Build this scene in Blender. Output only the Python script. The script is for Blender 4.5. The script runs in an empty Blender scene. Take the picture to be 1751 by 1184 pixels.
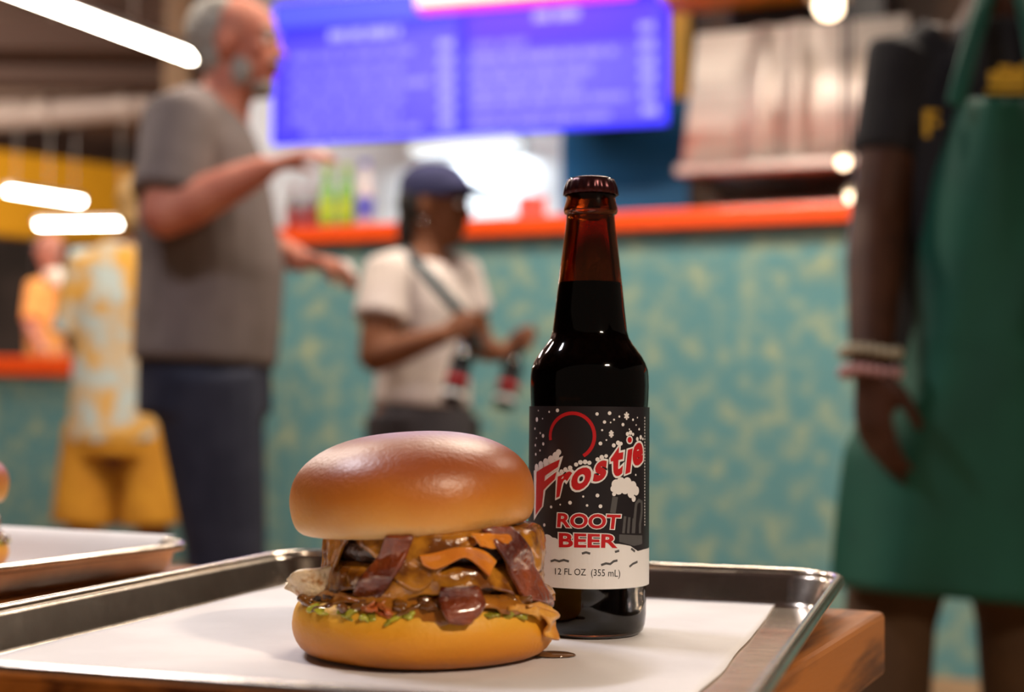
import bpy, bmesh, math, random
from mathutils import Vector, Matrix, noise
random.seed(7)
S = bpy.context.scene
COL = S.collection
# ---------------------------------------------------------------- camera
F, PITCH, ROLL, EYE = 2432.0, 0.0499, 0.0094, 0.80
TRAY_Z = EYE - 0.1083
cp, sp, cr, sr = math.cos(PITCH), math.sin(PITCH), math.cos(ROLL), math.sin(ROLL)
FW = Vector((0, cp, sp)); UP0 = Vector((0, -sp, cp)); RT0 = Vector((1, 0, 0))
RT = cr * RT0 + sr * UP0
UP = -sr * RT0 + cr * UP0
CAM = Vector((0, 0, EYE))
cd = bpy.data.cameras.new('camera'); cam = bpy.data.objects.new('camera', cd); COL.objects.link(cam)
cam.matrix_world = Matrix(((RT.x, UP.x, -FW.x, 0), (RT.y, UP.y, -FW.y, 0), (RT.z, UP.z, -FW.z, EYE), (0, 0, 0, 1)))
cd.sensor_width = 36; cd.lens = F * 36 / 1751; cd.clip_start = 0.02; cd.clip_end = 100
cd.dof.use_dof = True; cd.dof.focus_distance = 0.675; cd.dof.aperture_fstop = 5.2
S.camera = cam
S.view_settings.view_transform = 'Standard'; S.view_settings.look = 'None'
S.view_settings.gamma = 1.0; S.view_settings.use_curve_mapping = False
S.view_settings.exposure = 0.0
# ---------------------------------------------------------------- world
wd = bpy.data.worlds.new('hall'); S.world = wd; wd.use_nodes = True
wd.node_tree.nodes['Background'].inputs[0].default_value = (1.0, 0.78, 0.60, 1)
wd.node_tree.nodes['Background'].inputs[1].default_value = 0.07
# ---------------------------------------------------------------- helpers
def ray(px, py):
    return FW + RT * ((px - 875.5) / F) + UP * ((592 - py) / F)
def W(px, py, D):
    d = ray(px, py); return CAM + d * (D / d.y)
def onz(px, py, z):
    d = ray(px, py); return CAM + d * ((z - EYE) / d.z)
def oncyl(px, py, c, R):
    """nearest hit of the pixel's ray with an upright cylinder"""
    d = ray(px, py); o = Vector((CAM.x - c[0], CAM.y - c[1])); e = Vector((d.x, d.y))
    A = e.dot(e); B = o.dot(e); C = o.dot(o) - R * R; q = B * B - A * C
    t = (-B - math.sqrt(q)) / A if q > 0 else -B / A
    return CAM + d * t
_M = {}
def mat(name, col, rough=0.5, metal=0.0, col2=None, scale=20.0, detail=4.0, lo=0.4, hi=0.6, bump=0.0, bscale=None,
        emit=None, estr=0.0, trans=0.0, ior=1.45, coat=0.0, sss=0.0, spec=0.5, stretch=(1, 1, 1), tex='noise', sheen=0.0):
    if name in _M: return _M[name]
    m = bpy.data.materials.new(name); m.use_nodes = True; _M[name] = m
    nt = m.node_tree; b = nt.nodes['Principled BSDF']
    I = b.inputs
    I['Base Color'].default_value = (*col, 1); I['Roughness'].default_value = rough; I['Metallic'].default_value = metal
    I['IOR'].default_value = ior; I['Transmission Weight'].default_value = trans; I['Coat Weight'].default_value = coat
    I['Coat Roughness'].default_value = 0.12
    I['Specular IOR Level'].default_value = spec; I['Sheen Weight'].default_value = sheen
    if sss:
        I['Subsurface Weight'].default_value = sss; I['Subsurface Radius'].default_value = (0.006, 0.003, 0.0015); I['Subsurface Scale'].default_value = 1.0
    if emit: I['Emission Color'].default_value = (*emit, 1); I['Emission Strength'].default_value = estr
    if col2 or bump:
        tc = nt.nodes.new('ShaderNodeTexCoord'); mp = nt.nodes.new('ShaderNodeMapping'); mp.inputs['Scale'].default_value = stretch
        nt.links.new(tc.outputs['Object'], mp.inputs['Vector'])
    if col2:
        if tex == 'voronoi':
            n = nt.nodes.new('ShaderNodeTexVoronoi'); n.inputs['Scale'].default_value = scale; out = n.outputs['Distance']
        else:
            n = nt.nodes.new('ShaderNodeTexNoise'); n.inputs['Scale'].default_value = scale; n.inputs['Detail'].default_value = detail; out = n.outputs['Fac']
        r = nt.nodes.new('ShaderNodeValToRGB'); r.color_ramp.elements[0].position = lo; r.color_ramp.elements[1].position = hi
        r.color_ramp.elements[0].color = (*col, 1); r.color_ramp.elements[1].color = (*col2, 1)
        nt.links.new(mp.outputs[0], n.inputs['Vector']); nt.links.new(out, r.inputs[0]); nt.links.new(r.outputs[0], I['Base Color'])
    if bump:
        n2 = nt.nodes.new('ShaderNodeTexNoise'); n2.inputs['Scale'].default_value = bscale or scale; n2.inputs['Detail'].default_value = 5
        bp = nt.nodes.new('ShaderNodeBump'); bp.inputs['Strength'].default_value = bump; bp.inputs['Distance'].default_value = 0.002
        nt.links.new(mp.outputs[0], n2.inputs['Vector']); nt.links.new(n2.outputs['Fac'], bp.inputs['Height']); nt.links.new(bp.outputs[0], I['Normal'])
    return m
def tag(o, label, cat, group=None):
    o['label'] = label; o['category'] = cat
    if group: o['group'] = group
    return o
def struct(o): o['kind'] = 'structure'; return o
def empty(name, loc, label=None, cat=None, group=None):
    o = bpy.data.objects.new(name, None); COL.objects.link(o); o.location = loc; o.empty_display_size = 0.05
    if label: tag(o, label, cat, group)
    return o
def mk(name, vs, fs, m, parent=None, smooth=True, world=False):
    """one mesh object; world=True: vertices are world coordinates, parent is an unrotated empty"""
    if world and parent is not None:
        L = parent.location; vs = [Vector(v) - L for v in vs]
    me = bpy.data.meshes.new(name); me.from_pydata([tuple(v) for v in vs], [], fs); me.update()
    bm = bmesh.new(); bm.from_mesh(me); bmesh.ops.recalc_face_normals(bm, faces=bm.faces); bm.to_mesh(me); bm.free()
    if smooth: me.polygons.foreach_set('use_smooth', [True] * len(me.polygons))
    if m: me.materials.append(m)
    o = bpy.data.objects.new(name, me); COL.objects.link(o)
    if parent: o.parent = parent
    return o
def autosmooth(o, ang=40):
    me = o.data
    bm = bmesh.new(); bm.from_mesh(me)
    for e in bm.edges:
        if len(e.link_faces) == 2 and e.calc_face_angle(0) > math.radians(ang): e.smooth = False
    bm.to_mesh(me); bm.free(); return o
def lathe(prof, seg=48, fn=None, c=(0, 0, 0)):
    vs, fs, rows = [], [], []
    for r, z in prof:
        if r < 1e-6:
            rows.append([len(vs)]); vs.append(Vector((c[0], c[1], c[2] + z)))
        else:
            row = []
            for i in range(seg):
                a = 2 * math.pi * i / seg; k = fn(a, r, z) if fn else 1.0
                row.append(len(vs)); vs.append(Vector((c[0] + r * k * math.cos(a), c[1] + r * k * math.sin(a), c[2] + z)))
            rows.append(row)
    for A, B in zip(rows, rows[1:]):
        for i in range(seg):
            j = (i + 1) % seg
            if len(A) == 1 and len(B) == 1: continue
            if len(A) == 1: fs.append((A[0], B[i], B[j]))
            elif len(B) == 1: fs.append((A[i], A[j], B[0]))
            else: fs.append((A[i], A[j], B[j], B[i]))
    return vs, fs
def boxv(x0, x1, y0, y1, z0, z1, bev=0.0):
    """box, optionally with chamfered edges"""
    bm = bmesh.new(); bmesh.ops.create_cube(bm, size=1)
    for v in bm.verts: v.co = Vector(((x0 + x1) / 2 + v.co.x * (x1 - x0), (y0 + y1) / 2 + v.co.y * (y1 - y0), (z0 + z1) / 2 + v.co.z * (z1 - z0)))
    if bev: bmesh.ops.bevel(bm, geom=list(bm.edges), offset=bev, segments=2, affect='EDGES', profile=0.5)
    vs = [v.co.copy() for v in bm.verts]; bm.verts.index_update(); fs = [[v.index for v in f.verts] for f in bm.faces]; bm.free()
    return vs, fs
def frame(vs, o, ang):
    """local -> world: rotate about z by ang, then move to o"""
    R = Matrix.Rotation(ang, 3, 'Z'); return [Vector(o) + R @ Vector(v) for v in vs]
def tubev(pts, rad, seg=10, wide=None, cap=True):
    """generalised cylinder through pts with radius (or (a,b)) per point, rounded caps"""
    pts = [Vector(p) for p in pts]; rad = [(r, r) if not isinstance(r, tuple) else r for r in rad]
    n = len(pts); rings = []
    def fr(t):
        w = Vector(wide) if wide else (Vector((1, 0, 0)) if abs(t.x) < 0.8 else Vector((0, 1, 0)))
        s = (w - t * w.dot(t)).normalized(); return s, t.cross(s)
    T = []
    for i in range(n):
        t = (pts[min(i + 1, n - 1)] - pts[max(i - 1, 0)]).normalized(); T.append(t)
    seq = []
    if cap:
        r = min(rad[0]); 
        for k in (0.97, 0.75, 0.4): seq.append((pts[0] - T[0] * r * k * 0.8, tuple(q * math.sqrt(max(0.02, 1 - k * k)) for q in rad[0]), T[0]))
    for i in range(n): seq.append((pts[i], rad[i], T[i]))
    if cap:
        r = min(rad[-1])
        for k in (0.4, 0.75, 0.97): seq.append((pts[-1] + T[-1] * r * k * 0.8, tuple(q * math.sqrt(max(0.02, 1 - k * k)) for q in rad[-1]), T[-1]))
    vs, fs = [], []
    for c, (a, b), t in seq:
        s, u = fr(t)
        for k in range(seg):
            an = 2 * math.pi * k / seg; vs.append(c + s * (a * math.cos(an)) + u * (b * math.sin(an)))
    for i in range(len(seq) - 1):
        for k in range(seg):
            j = (k + 1) % seg; fs.append((i * seg + k, i * seg + j, (i + 1) * seg + j, (i + 1) * seg + k))
    if cap: fs.append(tuple(range(seg))[::-1]); fs.append(tuple((len(seq) - 1) * seg + k for k in range(seg)))
    return vs, fs
def tubef(*a):
    """tube with flat ends (hems, cuffs)"""
    a = list(a) + [10, None][len(a) - 2:] if len(a) < 4 else list(a)
    vs, fs = tubev(a[0], a[1], a[2], a[3], False); s = a[2]; n = len(a[0])
    return vs, fs + [tuple(range(s))[::-1], tuple((n - 1) * s + k for k in range(s))]
def ellv(c, r, rot=None, seg=14, rings=9):
    vs, fs = lathe([(math.sin(math.pi * i / rings), -math.cos(math.pi * i / rings)) for i in range(rings + 1)], seg)
    R = rot or Matrix.Identity(3); c = Vector(c)
    return [c + R @ Vector((v.x * r[0], v.y * r[1], v.z * r[2])) for v in vs], fs
def basis(fwd, up=(0, 0, 1)):
    f = Vector(fwd).normalized(); u = Vector(up); u = (u - f * u.dot(f)).normalized(); s = f.cross(u)   # s = right-hand side
    return Matrix((f, -s, u)).transposed()      # x forward, y left, z up
def join(*parts):
    vs, fs = [], []
    for v, f in parts:
        o = len(vs); vs += list(v); fs += [tuple(i + o for i in q) for q in f]
    return vs, fs
def fuse(name, parts, m, parent, vox=0.010, smooth_it=3):
    """overlapping lofts -> ONE continuous skin (voxel remesh), baked"""
    vs, fs = join(*parts)
    o = mk(name, vs, fs, m, parent, True, True)
    r = o.modifiers.new('r', 'REMESH'); r.mode = 'VOXEL'; r.voxel_size = vox; r.use_smooth_shade = True
    s = o.modifiers.new('s', 'SMOOTH'); s.factor = 0.5; s.iterations = smooth_it
    dg = bpy.context.evaluated_depsgraph_get(); me = bpy.data.meshes.new_from_object(o.evaluated_get(dg))
    o.modifiers.clear(); old = o.data; o.data = me; me.name = name; bpy.data.meshes.remove(old)
    if not me.materials: me.materials.append(m)
    me.polygons.foreach_set('use_smooth', [True] * len(me.polygons))
    return o
def solid(o, t, off=0.0):
    s = o.modifiers.new('solid', 'SOLIDIFY'); s.thickness = t; s.offset = off; return o
def copy_tree(o, parent=None):
    c = o.copy(); COL.objects.link(c)
    if parent: c.parent = parent
    for ch in o.children: copy_tree(ch, c)
    return c
# ---------------------------------------------------------------- lamps of the hall, and added fill lamps
M_white_steel = mat('white_steel', (0.75, 0.75, 0.74), 0.4)
M_tube_far = mat('led_tube_far', (1, 1, 1), 0.4, emit=(1.0, 0.90, 0.76), estr=45)
M_tube = mat('led_tube', (1, 1, 1), 0.4, emit=(1.0, 0.93, 0.82), estr=14)
def led_bar(a, b, label, watts=0, colour=(1, 0.9, 0.8), grp='linear ceiling lamps', wide=0.07, hang=1.0, far=False):
    a, b = Vector(a), Vector(b); mid = (a + b) / 2; d = b - a; L = d.length; ang = math.atan2(d.y, d.x)
    e = empty('linear_lamp', mid, label, 'lamp', grp); e.rotation_euler.z = ang
    mk('housing', *boxv(-L / 2, L / 2, -wide / 2, wide / 2, 0.0, 0.05, 0.006), M_white_steel, e, False)
    vs, fs = tubev([(-L / 2 + .02, 0, -.012), (L / 2 - .02, 0, -.012)], [(wide * .42, .022)] * 2, 10, (0, 1, 0))
    mk('tube', vs, fs, M_tube_far if far else M_tube, e)
    for s in (-1, 1):
        mk('hanger_wire', *tubev([(s * L * .4, 0, .045), (s * L * .4, 0, .045 + hang)], [.003, .003], 6), M_white_steel, e)
    if watts:
        ld = bpy.data.lights.new('lamp_light', 'AREA'); ld.shape = 'RECTANGLE'; ld.size = L; ld.size_y = wide * 1.6; ld.energy = watts; ld.color = colour
        lo = bpy.data.objects.new('lamp_light', ld); COL.objects.link(lo); lo.parent = e; lo.location = (0, 0, -.05)
    return e
CEIL = 4.6
def added_flood(pos, aim, watts, label, colour=(1, .85, .68)):
    pos = Vector(pos); d = (Vector(aim) - pos).normalized(); e = empty('added_flood', pos, label, 'lamp'); e.rotation_mode = 'QUATERNION'; e.rotation_quaternion = Vector((0, 0, -1)).rotation_difference(d)
    mk('housing', *boxv(-.16, .16, -.11, .11, 0, .12, .012), mat('flood_body', (.03, .03, .03), .5), e, False)
    mk('lens', *boxv(-.14, .14, -.09, .09, -.008, .0, .003), M_tube, e, False)
    mk('yoke', *tubev([(-.18, 0, .06), (-.18, 0, .24), (.18, 0, .24), (.18, 0, .06)], [.012] * 4, 8), mat('flood_body', (.03, .03, .03), .5), e)
    ld = bpy.data.lights.new('lamp_light', 'AREA'); ld.shape = 'RECTANGLE'; ld.size = .3; ld.size_y = .2; ld.energy = watts; ld.color = colour
    lo = bpy.data.objects.new('lamp_light', ld); COL.objects.link(lo); lo.parent = e; lo.location = (0, 0, -.02)
added_flood((-8.0, 13.0, 4.25), (-4.6, 18.5, 3.6), 420, 'added black flood lamp out of view, brightening the yellow fascia')  # added lamp outside the view, only there to brighten the fascia
added_flood((-7.5, 7.5, 3.2), (-3.6, 14.0, 4.4), 300, 'added black flood lamp out of view, brightening the dark ceiling', (1, .80, .70))  # second added lamp outside the view, lifts the ceiling out of the dark
led_bar((-1.42, 1.22, 2.75), (-1.02, 1.62, 2.75), 'short linear lamp hung over the table on the menu side', 34, (0.93, 0.91, 1.0), hang=CEIL - 2.795)
led_bar((1.20, -1.12, 2.35), (1.42, -0.92, 2.35), 'short linear lamp hung over the near end of the table', 82, (1, 0.80, 0.60), hang=CEIL - 2.395)
led_bar((0.2, 3.7, 3.2), (2.4, 2.9, 3.2), 'added linear lamp out of view before the counter', 70, (1, 0.84, 0.68), hang=CEIL - 3.245)  # added fill above the view, raises the brightness before the counter
led_bar((-2.6, 3.9, 3.2), (-0.9, 3.4, 3.2), 'added linear lamp out of view before the end of the counter', 75, (1, 0.86, 0.72), hang=CEIL - 3.245)  # added fill above the view for the counter's left end
led_bar(W(330, 77, 8.6), W(-170, -66, 6.6), 'long bright linear lamp behind the grey-haired man', 60, hang=1.2, wide=.1, far=True)
led_bar(W(14, 324, 14.2), W(138, 344, 14.9), 'short bright linear lamp before the yellow fascia', 60, hang=1.4, wide=.15, far=True)
led_bar(W(66, 383, 16.2), W(220, 380, 16.0), 'level bright linear lamp under the yellow fascia', 60, hang=1.6, wide=.15, far=True)
# ---------------------------------------------------------------- setting
M_floor = mat('floor', (0.30, 0.17, 0.085), 0.45, col2=(0.22, 0.12, 0.06), scale=3)
M_dark = mat('dark_ceiling', (0.09, 0.06, 0.055), 0.8, col2=(0.20, 0.13, 0.11), scale=0.9, detail=6)
M_darkwall = mat('dark_wall', (0.035, 0.026, 0.024), 0.8, col2=(0.07, 0.05, 0.045), scale=1.2)
M_teal = mat('teal_flake_board', (0.10, 0.255, 0.28), 0.5, col2=(0.34, 0.40, 0.25), scale=12, detail=3.5, lo=0.46, hi=0.74, bump=0.2, bscale=60)
M_orange = mat('orange_laminate', (0.85, 0.085, 0.008), 0.28, coat=0.3)
M_yellow = mat('yellow_paint', (0.62, 0.30, 0.012), 0.5)
M_whitewall = mat('white_wall', (0.74, 0.77, 0.80), 0.6)
M_blue = mat('blue_wall', (0.004, 0.13, 0.32), 0.5)
M_brownwall = mat('kitchen_wall', (0.10, 0.055, 0.03), 0.6, col2=(0.05, 0.03, 0.02), scale=3)
struct(mk('floor', *boxv(-14, 9, -4, 24, -0.1, 0.0), M_floor, None, False))
struct(mk('ceiling', *boxv(-14, 9, -4, 24, CEIL, CEIL + .1), M_dark, None, False))
struct(mk('wall_far', *boxv(-14, 9, 23.9, 24.1, 0, CEIL), M_darkwall, None, False))
struct(mk('wall_left', *boxv(-14.1, -14, -4, 24, 0, CEIL), M_darkwall, None, False))
# main counter: line through the two ground points found from the photo
A480 = Vector((-0.872, 5.37)); A1650 = Vector((1.42, 4.46))
cdir = (A1650 - A480).normalized(); CANG = math.atan2(cdir.y, cdir.x); COFF = A480
def cl(s, d, z):    # s along the counter from A480, d behind its front
    return (A480.x + cdir.x * s - cdir.y * d, A480.y + cdir.y * s + cdir.x * d, z)
def cs(px, d):      # s where the pixel column meets the plane d behind the counter front
    r = ray(px, 600); k = r.x / r.y
    ox, oy = A480.x - cdir.y * d, A480.y + cdir.x * d
    return (k * oy - ox) / (cdir.x - k * cdir.y)
ctr = empty('service_counter', cl(0, 0, 0), 'tall service counter with flecked teal front and orange top under the menu screens', 'counter'); ctr.rotation_euler.z = CANG
s0, s1 = cs(425, 0), 4.6
mk('front_panel', *boxv(s0, s1, 0, 0.05, 0.0, 1.44), M_teal, ctr, False)
mk('end_panel', *boxv(s0, s0 + .05, 0.05, 0.55, 0, 1.44), M_teal, ctr, False)
mk('counter_top', *boxv(s0 - .04, s1, -0.05, 0.60, 1.44, 1.505, 0.008), M_orange, ctr, False)
# lower counter further off, left
lc = empty('order_counter', (-2.6, 7.7, 0), 'low counter with flecked teal front and orange top behind the yellow shorts', 'counter')
mk('front_panel', *boxv(-3.2, 0.9, 0, 0.05, 0, 1.0), M_teal, lc, False)
mk('counter_top', *boxv(-3.25, 0.95, -0.06, 0.7, 1.0, 1.10, 0.008), M_orange, lc, False)
# back wall of the stall, white part, blue part, yellow part above it, kitchen part
BD = 1.62
def wallbox(name, p0, p1, z0, z1, m, d=BD, t=0.08):
    a, b = (cs(p0, d) if p0 is not None else -6), (cs(p1, d) if p1 is not None else 4.6)
    o = mk(name, *boxv(a, b, d, d + t, z0, z1), m, None, False); o.location = cl(0, 0, 0); o.rotation_euler.z = CANG; return struct(o)
wallbox('wall_back', 398, 958, 0, 3.1, M_whitewall)
wallbox('wall_blue', 958, 1176, 0, 2.26, M_blue, BD - .03, .11)
wallbox('wall_yellow', 958, 1176, 2.26, 3.1, M_yellow, BD - .03, .11)
wallbox('wall_kitchen', 1176, None, 0, 3.1, M_brownwall)
# yellow header beam above the hood
b = mk('trim_1', *boxv(cs(1120, .5), cs(1420, .5), .5, .75, 2.40, 2.75, .01), M_yellow, None, False); b.location = cl(0, 0, 0); b.rotation_euler.z = CANG; struct(b)
# yellow fascia far left
p0, p1 = W(-60, 240, 18), W(300, 300, 20)
a = math.atan2(p1.y - p0.y, p1.x - p0.x); L = (p1 - p0).length
o = mk('trim_2', *boxv(0, L, 0, .3, 3.1, 4.2, .02), M_yellow, None, False); o.location = (p0.x, p0.y, 0); o.rotation_euler.z = a; struct(o)
# pale round duct
p0, p1 = W(-80, 205, 12.2), W(262, 178, 11.6)
vs, fs = tubev([p0, p0.lerp(p1, .5), p1], [.12] * 3, 18)
M_duct = mat('pale_duct', (0.50, 0.43, 0.37), 0.45)
d_ = empty('ceiling_duct', p0, 'pale round duct hung under the dark ceiling behind the grey-haired man', 'duct')
mk('pipe', vs, fs, M_duct, d_, True, True)
for k in (.1, .5, .9):
    q = p0.lerp(p1, k); t = (p1 - p0).normalized() * .02
    mk('collar', *tubev([q - t, q + t], [.14, .14], 18), M_duct, d_, True, True)
    mk('strap', *tubev([q + Vector((0, 0, .1)), Vector((q.x, q.y, CEIL))], [.012, .012], 6), M_duct, d_, True, True)
c0 = W(308, 120, 9.5)
struct(mk('trim_3', *boxv(c0.x - .09, c0.x + .09, c0.y - .09, c0.y + .09, 0, CEIL, .01), mat('beige_post', (.42, .30, .18), .6), None, False))
# dark beams across the ceiling
for k, (px, py, D) in enumerate(((-40, 120, 11.0), (-60, 60, 10.4), (-60, 150, 14.0))):
    q = W(px, py, D); struct(mk('trim_%d' % (4 + k), *boxv(q.x - .5, q.x + 5.0, q.y, q.y + .25, q.z - .1, q.z + .14, .01), mat('brown_beam', (.10, .06, .042), .7), None, False))
# ---------------------------------------------------------------- menu screens
M_bezel = mat('screen_bezel', (.01, .01, .012), .4)
def screenmat(name, c, e): return mat(name, (0.01, 0.01, 0.02), .3, emit=c, estr=e)
M_scr = screenmat('screen_blue', (0.026, 0.018, 1.0), 2.0)
M_scr2 = screenmat('screen_violet', (0.058, 0.040, 1.0), 2.0)
M_scr3 = screenmat('screen_pale', (0.062, 0.072, 1.0), 2.0)
M_txt = screenmat('screen_print', (0.155, 0.13, 1.0), 2.0)
M_txt2 = screenmat('screen_print_bright', (0.26, 0.24, 1.0), 2.0)
P0, P1 = W(470, 246, 6.5), W(1143, 214, 5.97)
sd = Vector((P1.x - P0.x, P1.y - P0.y, 0)); SL = sd.length; SANG = math.atan2(sd.y, sd.x); SZ = (P0.z + P1.z) / 2
def spx(px): # pixel column -> distance along the screen line
    r = ray(px, 130); k = r.x / r.y; dx, dy = sd.x / SL, sd.y / SL
    return (k * P0.y - P0.x) / (dx - k * dy)
def sz(px, py):
    s = spx(px); D = P0.y + sd.y / SL * s; return W(px, py, D).z - SZ
def screen(pa, pb, label, head, lines, prices, pale):
    a, b = spx(pa), spx(pb); e = empty('menu_screen', (P0.x + sd.x / SL * a, P0.y + sd.y / SL * a, SZ), label, 'screen'); e.rotation_euler.z = SANG
    w = b - a; h = 0.66
    mk('case', *boxv(0, w, 0.004, 0.06, 0, h, .004), M_bezel, e, False)
    mk('bracket', *boxv(w * .35, w * .65, .06, .45, h * .3, h * .6), M_bezel, e, False)
    def pan(name, x0, x1, z0, z1, m, y): return mk(name, *boxv(x0, x1, y, y + .002, z0, z1), m, e, False)
    pan('display', .002, w - .002, .002, h - .002, M_scr, .001)
    body = pan('display_field', .03, w - .03, .03, h * .74 if pale else h * .80, M_scr2, -.002)
    if pale: pan('display_banner', .012, w - .012, sz(600, 38), h - .01, M_scr3, -.002)
    def bar(px0, px1, py, hh, m, name='print_line'):
        x0, x1 = spx(px0) - a, spx(px1) - a; z = sz((px0 + px1) / 2, py)
        n = max(1, int((x1 - x0) / .07)); vs, fs = [], []
        x = x0
        while x < x1 - .01:
            l = min(random.uniform(.05, .16), x1 - x); v, f = boxv(x, x + l, -.006, -.004, z - hh / 2, z + hh / 2); vs, fs = join((vs, fs), (v, f)); x += l + .016
        mk(name, vs, fs, m, e, False)
    bar(*head, .045, M_txt2, 'print_heading')
    for l in lines: bar(*l, .034, M_txt)
    for px, py in prices: bar(px - 13, px + 13, py, .034, M_txt2, 'print_price')
    return e
screen(466, 790, 'blue menu screen beside the grey-haired man, with a pale banner on top', (562, 684, 58),
       [(500, 710, 93), (500, 690, 122), (500, 735, 147), (500, 690, 174), (500, 685, 200), (520, 720, 224)],
       [(762, 76), (762, 104), (763, 132), (764, 158), (765, 184), (766, 210)], True)
screen(791.5, 1143, 'blue menu screen nearest the steel hood', (912, 994, 26),
       [(808, 900, 76), (808, 1055, 95), (808, 1015, 126), (808, 995, 152), (808, 1080, 172), (808, 1045, 204)],
       [(1105, 46), (1106, 76), (1107, 106), (1108, 132), (1110, 160), (1112, 188)], False)
# lit sign hung in front of the screens
q = W(705, 18, 5.9); q2 = W(905, 0, 5.75)
sg = empty('lit_sign', q, 'white light-box sign with red rim above the menu screens', 'sign'); sg.rotation_euler.z = SANG
M_signw = mat('sign_face', (.9, .85, .85), .4, emit=(1, .72, .74), estr=1.6); M_signr = mat('sign_rim', (.8, .04, .03), .4, emit=(1, .07, .05), estr=.8)
mk('rim', *boxv(0, .95, 0, .10, 0, .34, .03), M_signr, sg, False)
mk('face', *boxv(.018, .932, -.008, .0, .018, .322, .003), M_signw, sg, False)
for x in (.15, .8): mk('hanger', *tubev([(x, .05, .33), (x, .05, CEIL - q.z)], [.006, .006], 6), M_bezel, sg)
# strip lamp under the screens
sx_ = cs(692, BD - .14); q = Vector(cl(sx_, BD - .14, 0)); q.z = W(692, 246, q.y).z
ul = empty('strip_lamp', q, 'glowing white strip lamp on the white wall under the menu screens', 'lamp'); ul.rotation_euler.z = CANG
mk('housing', *boxv(0, .58, .0, .12, -.01, .05, .006), M_white_steel, ul, False)
mk('diffuser', *boxv(.01, .57, -.015, .11, -.05, -.01, .008), mat('strip_glow', (1, 1, 1), .4, emit=(.82, .95, 1.0), estr=.85), ul, False)
mk('wall_arm', *boxv(.25, .33, .1, .135, 0, .03), M_white_steel, ul, False)
ld = bpy.data.lights.new('lamp_light', 'AREA'); ld.shape = 'RECTANGLE'; ld.size = .56; ld.size_y = .1; ld.energy = 7; ld.color = (.85, .95, 1)
lo = bpy.data.objects.new('lamp_light', ld); COL.objects.link(lo); lo.parent = ul; lo.location = (.29, .05, -.07)
led_bar(cl(-.6, .95, 3.0), cl(.9, .95, 3.0), 'added unseen linear lamp between counter and menu wall', 19, (.95, .95, 1), hang=CEIL - 3.045)  # unseen lamp added to brighten the walls of the stall
led_bar(cl(1.2, -1.3, 3.2), cl(2.8, -1.3, 3.2), 'added unseen linear lamp high before the range hood', 50, (1, .85, .68), hang=CEIL - 3.245)  # unseen lamp added to light the hood and kitchen front
# ---------------------------------------------------------------- hood and kitchen
M_steel = mat('brushed_steel', (0.66, 0.60, 0.57), 0.46, 0.75, col2=(.56, .50, .47), scale=6, stretch=(.3, 1, 14), lo=.3, hi=.7)
M_steel.node_tree.nodes['Principled BSDF'].inputs['Anisotropic'].default_value = .85; M_steel.node_tree.nodes['Principled BSDF'].inputs['Anisotropic Rotation'].default_value = .25
hd = .55
hx0, hx1 = cs(1164, hd), cs(1560, hd)
ho = empty('range_hood', cl(0, 0, 0), 'wide brushed steel range hood over the kitchen', 'hood'); ho.rotation_euler.z = CANG
zb = W(1160, 290, cl(hx0, hd, 0)[1]).z; zt = W(1190, 58, cl(hx0, hd, 0)[1]).z
n = 80; vs = []; fs = []
for i in range(n + 1):
    u = i / n; x = hx0 + (hx1 - hx0) * u; y = hd - .045 * (math.exp(-((u - .34) / .06) ** 2) + math.exp(-((u - .50) / .06) ** 2))  # two bulges added so the steel catches upright bright streaks
    vs += [Vector((x, y, zb)), Vector((x * .93 + (hx0 + hx1) * .035 + .02, y + .03, zt))]
for i in range(n): fs.append((2 * i, 2 * i + 2, 2 * i + 3, 2 * i + 1))
o = mk('front_panel', vs, fs, M_steel, ho, True); solid(o, .004)
mk('lower_lip', *boxv(hx0, hx1, hd - .1, hd - .02, zb - .035, zb, .006), M_steel, ho, False)
mk('side_panel', [(hx0, hd, zb), (hx0, hd + .9, zb), (hx0 + .05, hd + .9, zt), (hx0 + .05, hd + .03, zt)], [(0, 1, 2, 3)], M_steel, ho, False)
mk('top_duct', *boxv((hx0 + hx1) / 2 - .3, (hx0 + hx1) / 2 + .3, hd + .25, hd + .8, zt, 3.6, .01), mat('dark_duct', (.03, .03, .035), .5), ho, False)
mk('rear_shell', *boxv(hx0 + .03, hx1 - .03, hd + .2, hd + 1.0, zb + .02, zt, .01), M_steel, ho, False)
ov = empty('oven', cl(0, 0, 0), 'dark steel oven under the range hood behind the counter', 'oven'); ov.rotation_euler.z = CANG
M_ovn = mat('oven_dark', (.05, .035, .025), .4, .4)
ox0, ox1 = cs(1215, .75), cs(1500, .75)
mk('body', *boxv(ox0, ox1, .75, 1.35, 0, 1.66, .01), M_ovn, ov, False)
mk('door', *boxv(ox0 + .05, ox1 - .3, .73, .752, 1.0, 1.6, .006), mat('oven_door', (.09, .055, .03), .3, .5), ov, False)
mk('door_handle', *tubev([(ox0 + .1, .70, 1.56), (ox1 - .35, .70, 1.56)], [.012, .012], 8), M_steel, ov)
mk('control_panel', *boxv(ox1 - .26, ox1 - .04, .73, .752, 1.3, 1.6, .006), M_ovn, ov, False)
def pendant(px, py, D, r, label, w=6):
    q = W(px, py, D); e = empty('pendant_lamp', q, label, 'lamp', 'warm kitchen lamps')
    mk('bulb', *ellv((0, 0, 0), (r, r, r * 1.0)), mat('warm_bulb', (1, 1, 1), .4, emit=(1, .78, .52), estr=6), e)
    mk('shade', *lathe([(r * .5, r * 1.6), (r * .9, r * 1.4), (r * 1.5, r * .5), (r * 1.55, r * .4), (r * 1.4, r * .45), (r * .8, r * 1.3), (r * .5, r * 1.5)], 24), mat('lamp_shade', (.35, .28, .2), .4, .5), e)
    mk('cord', *tubev([(0, 0, r * 1.5), (0, 0, CEIL - q.z)], [.006, .006], 6), M_bezel, e)
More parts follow.
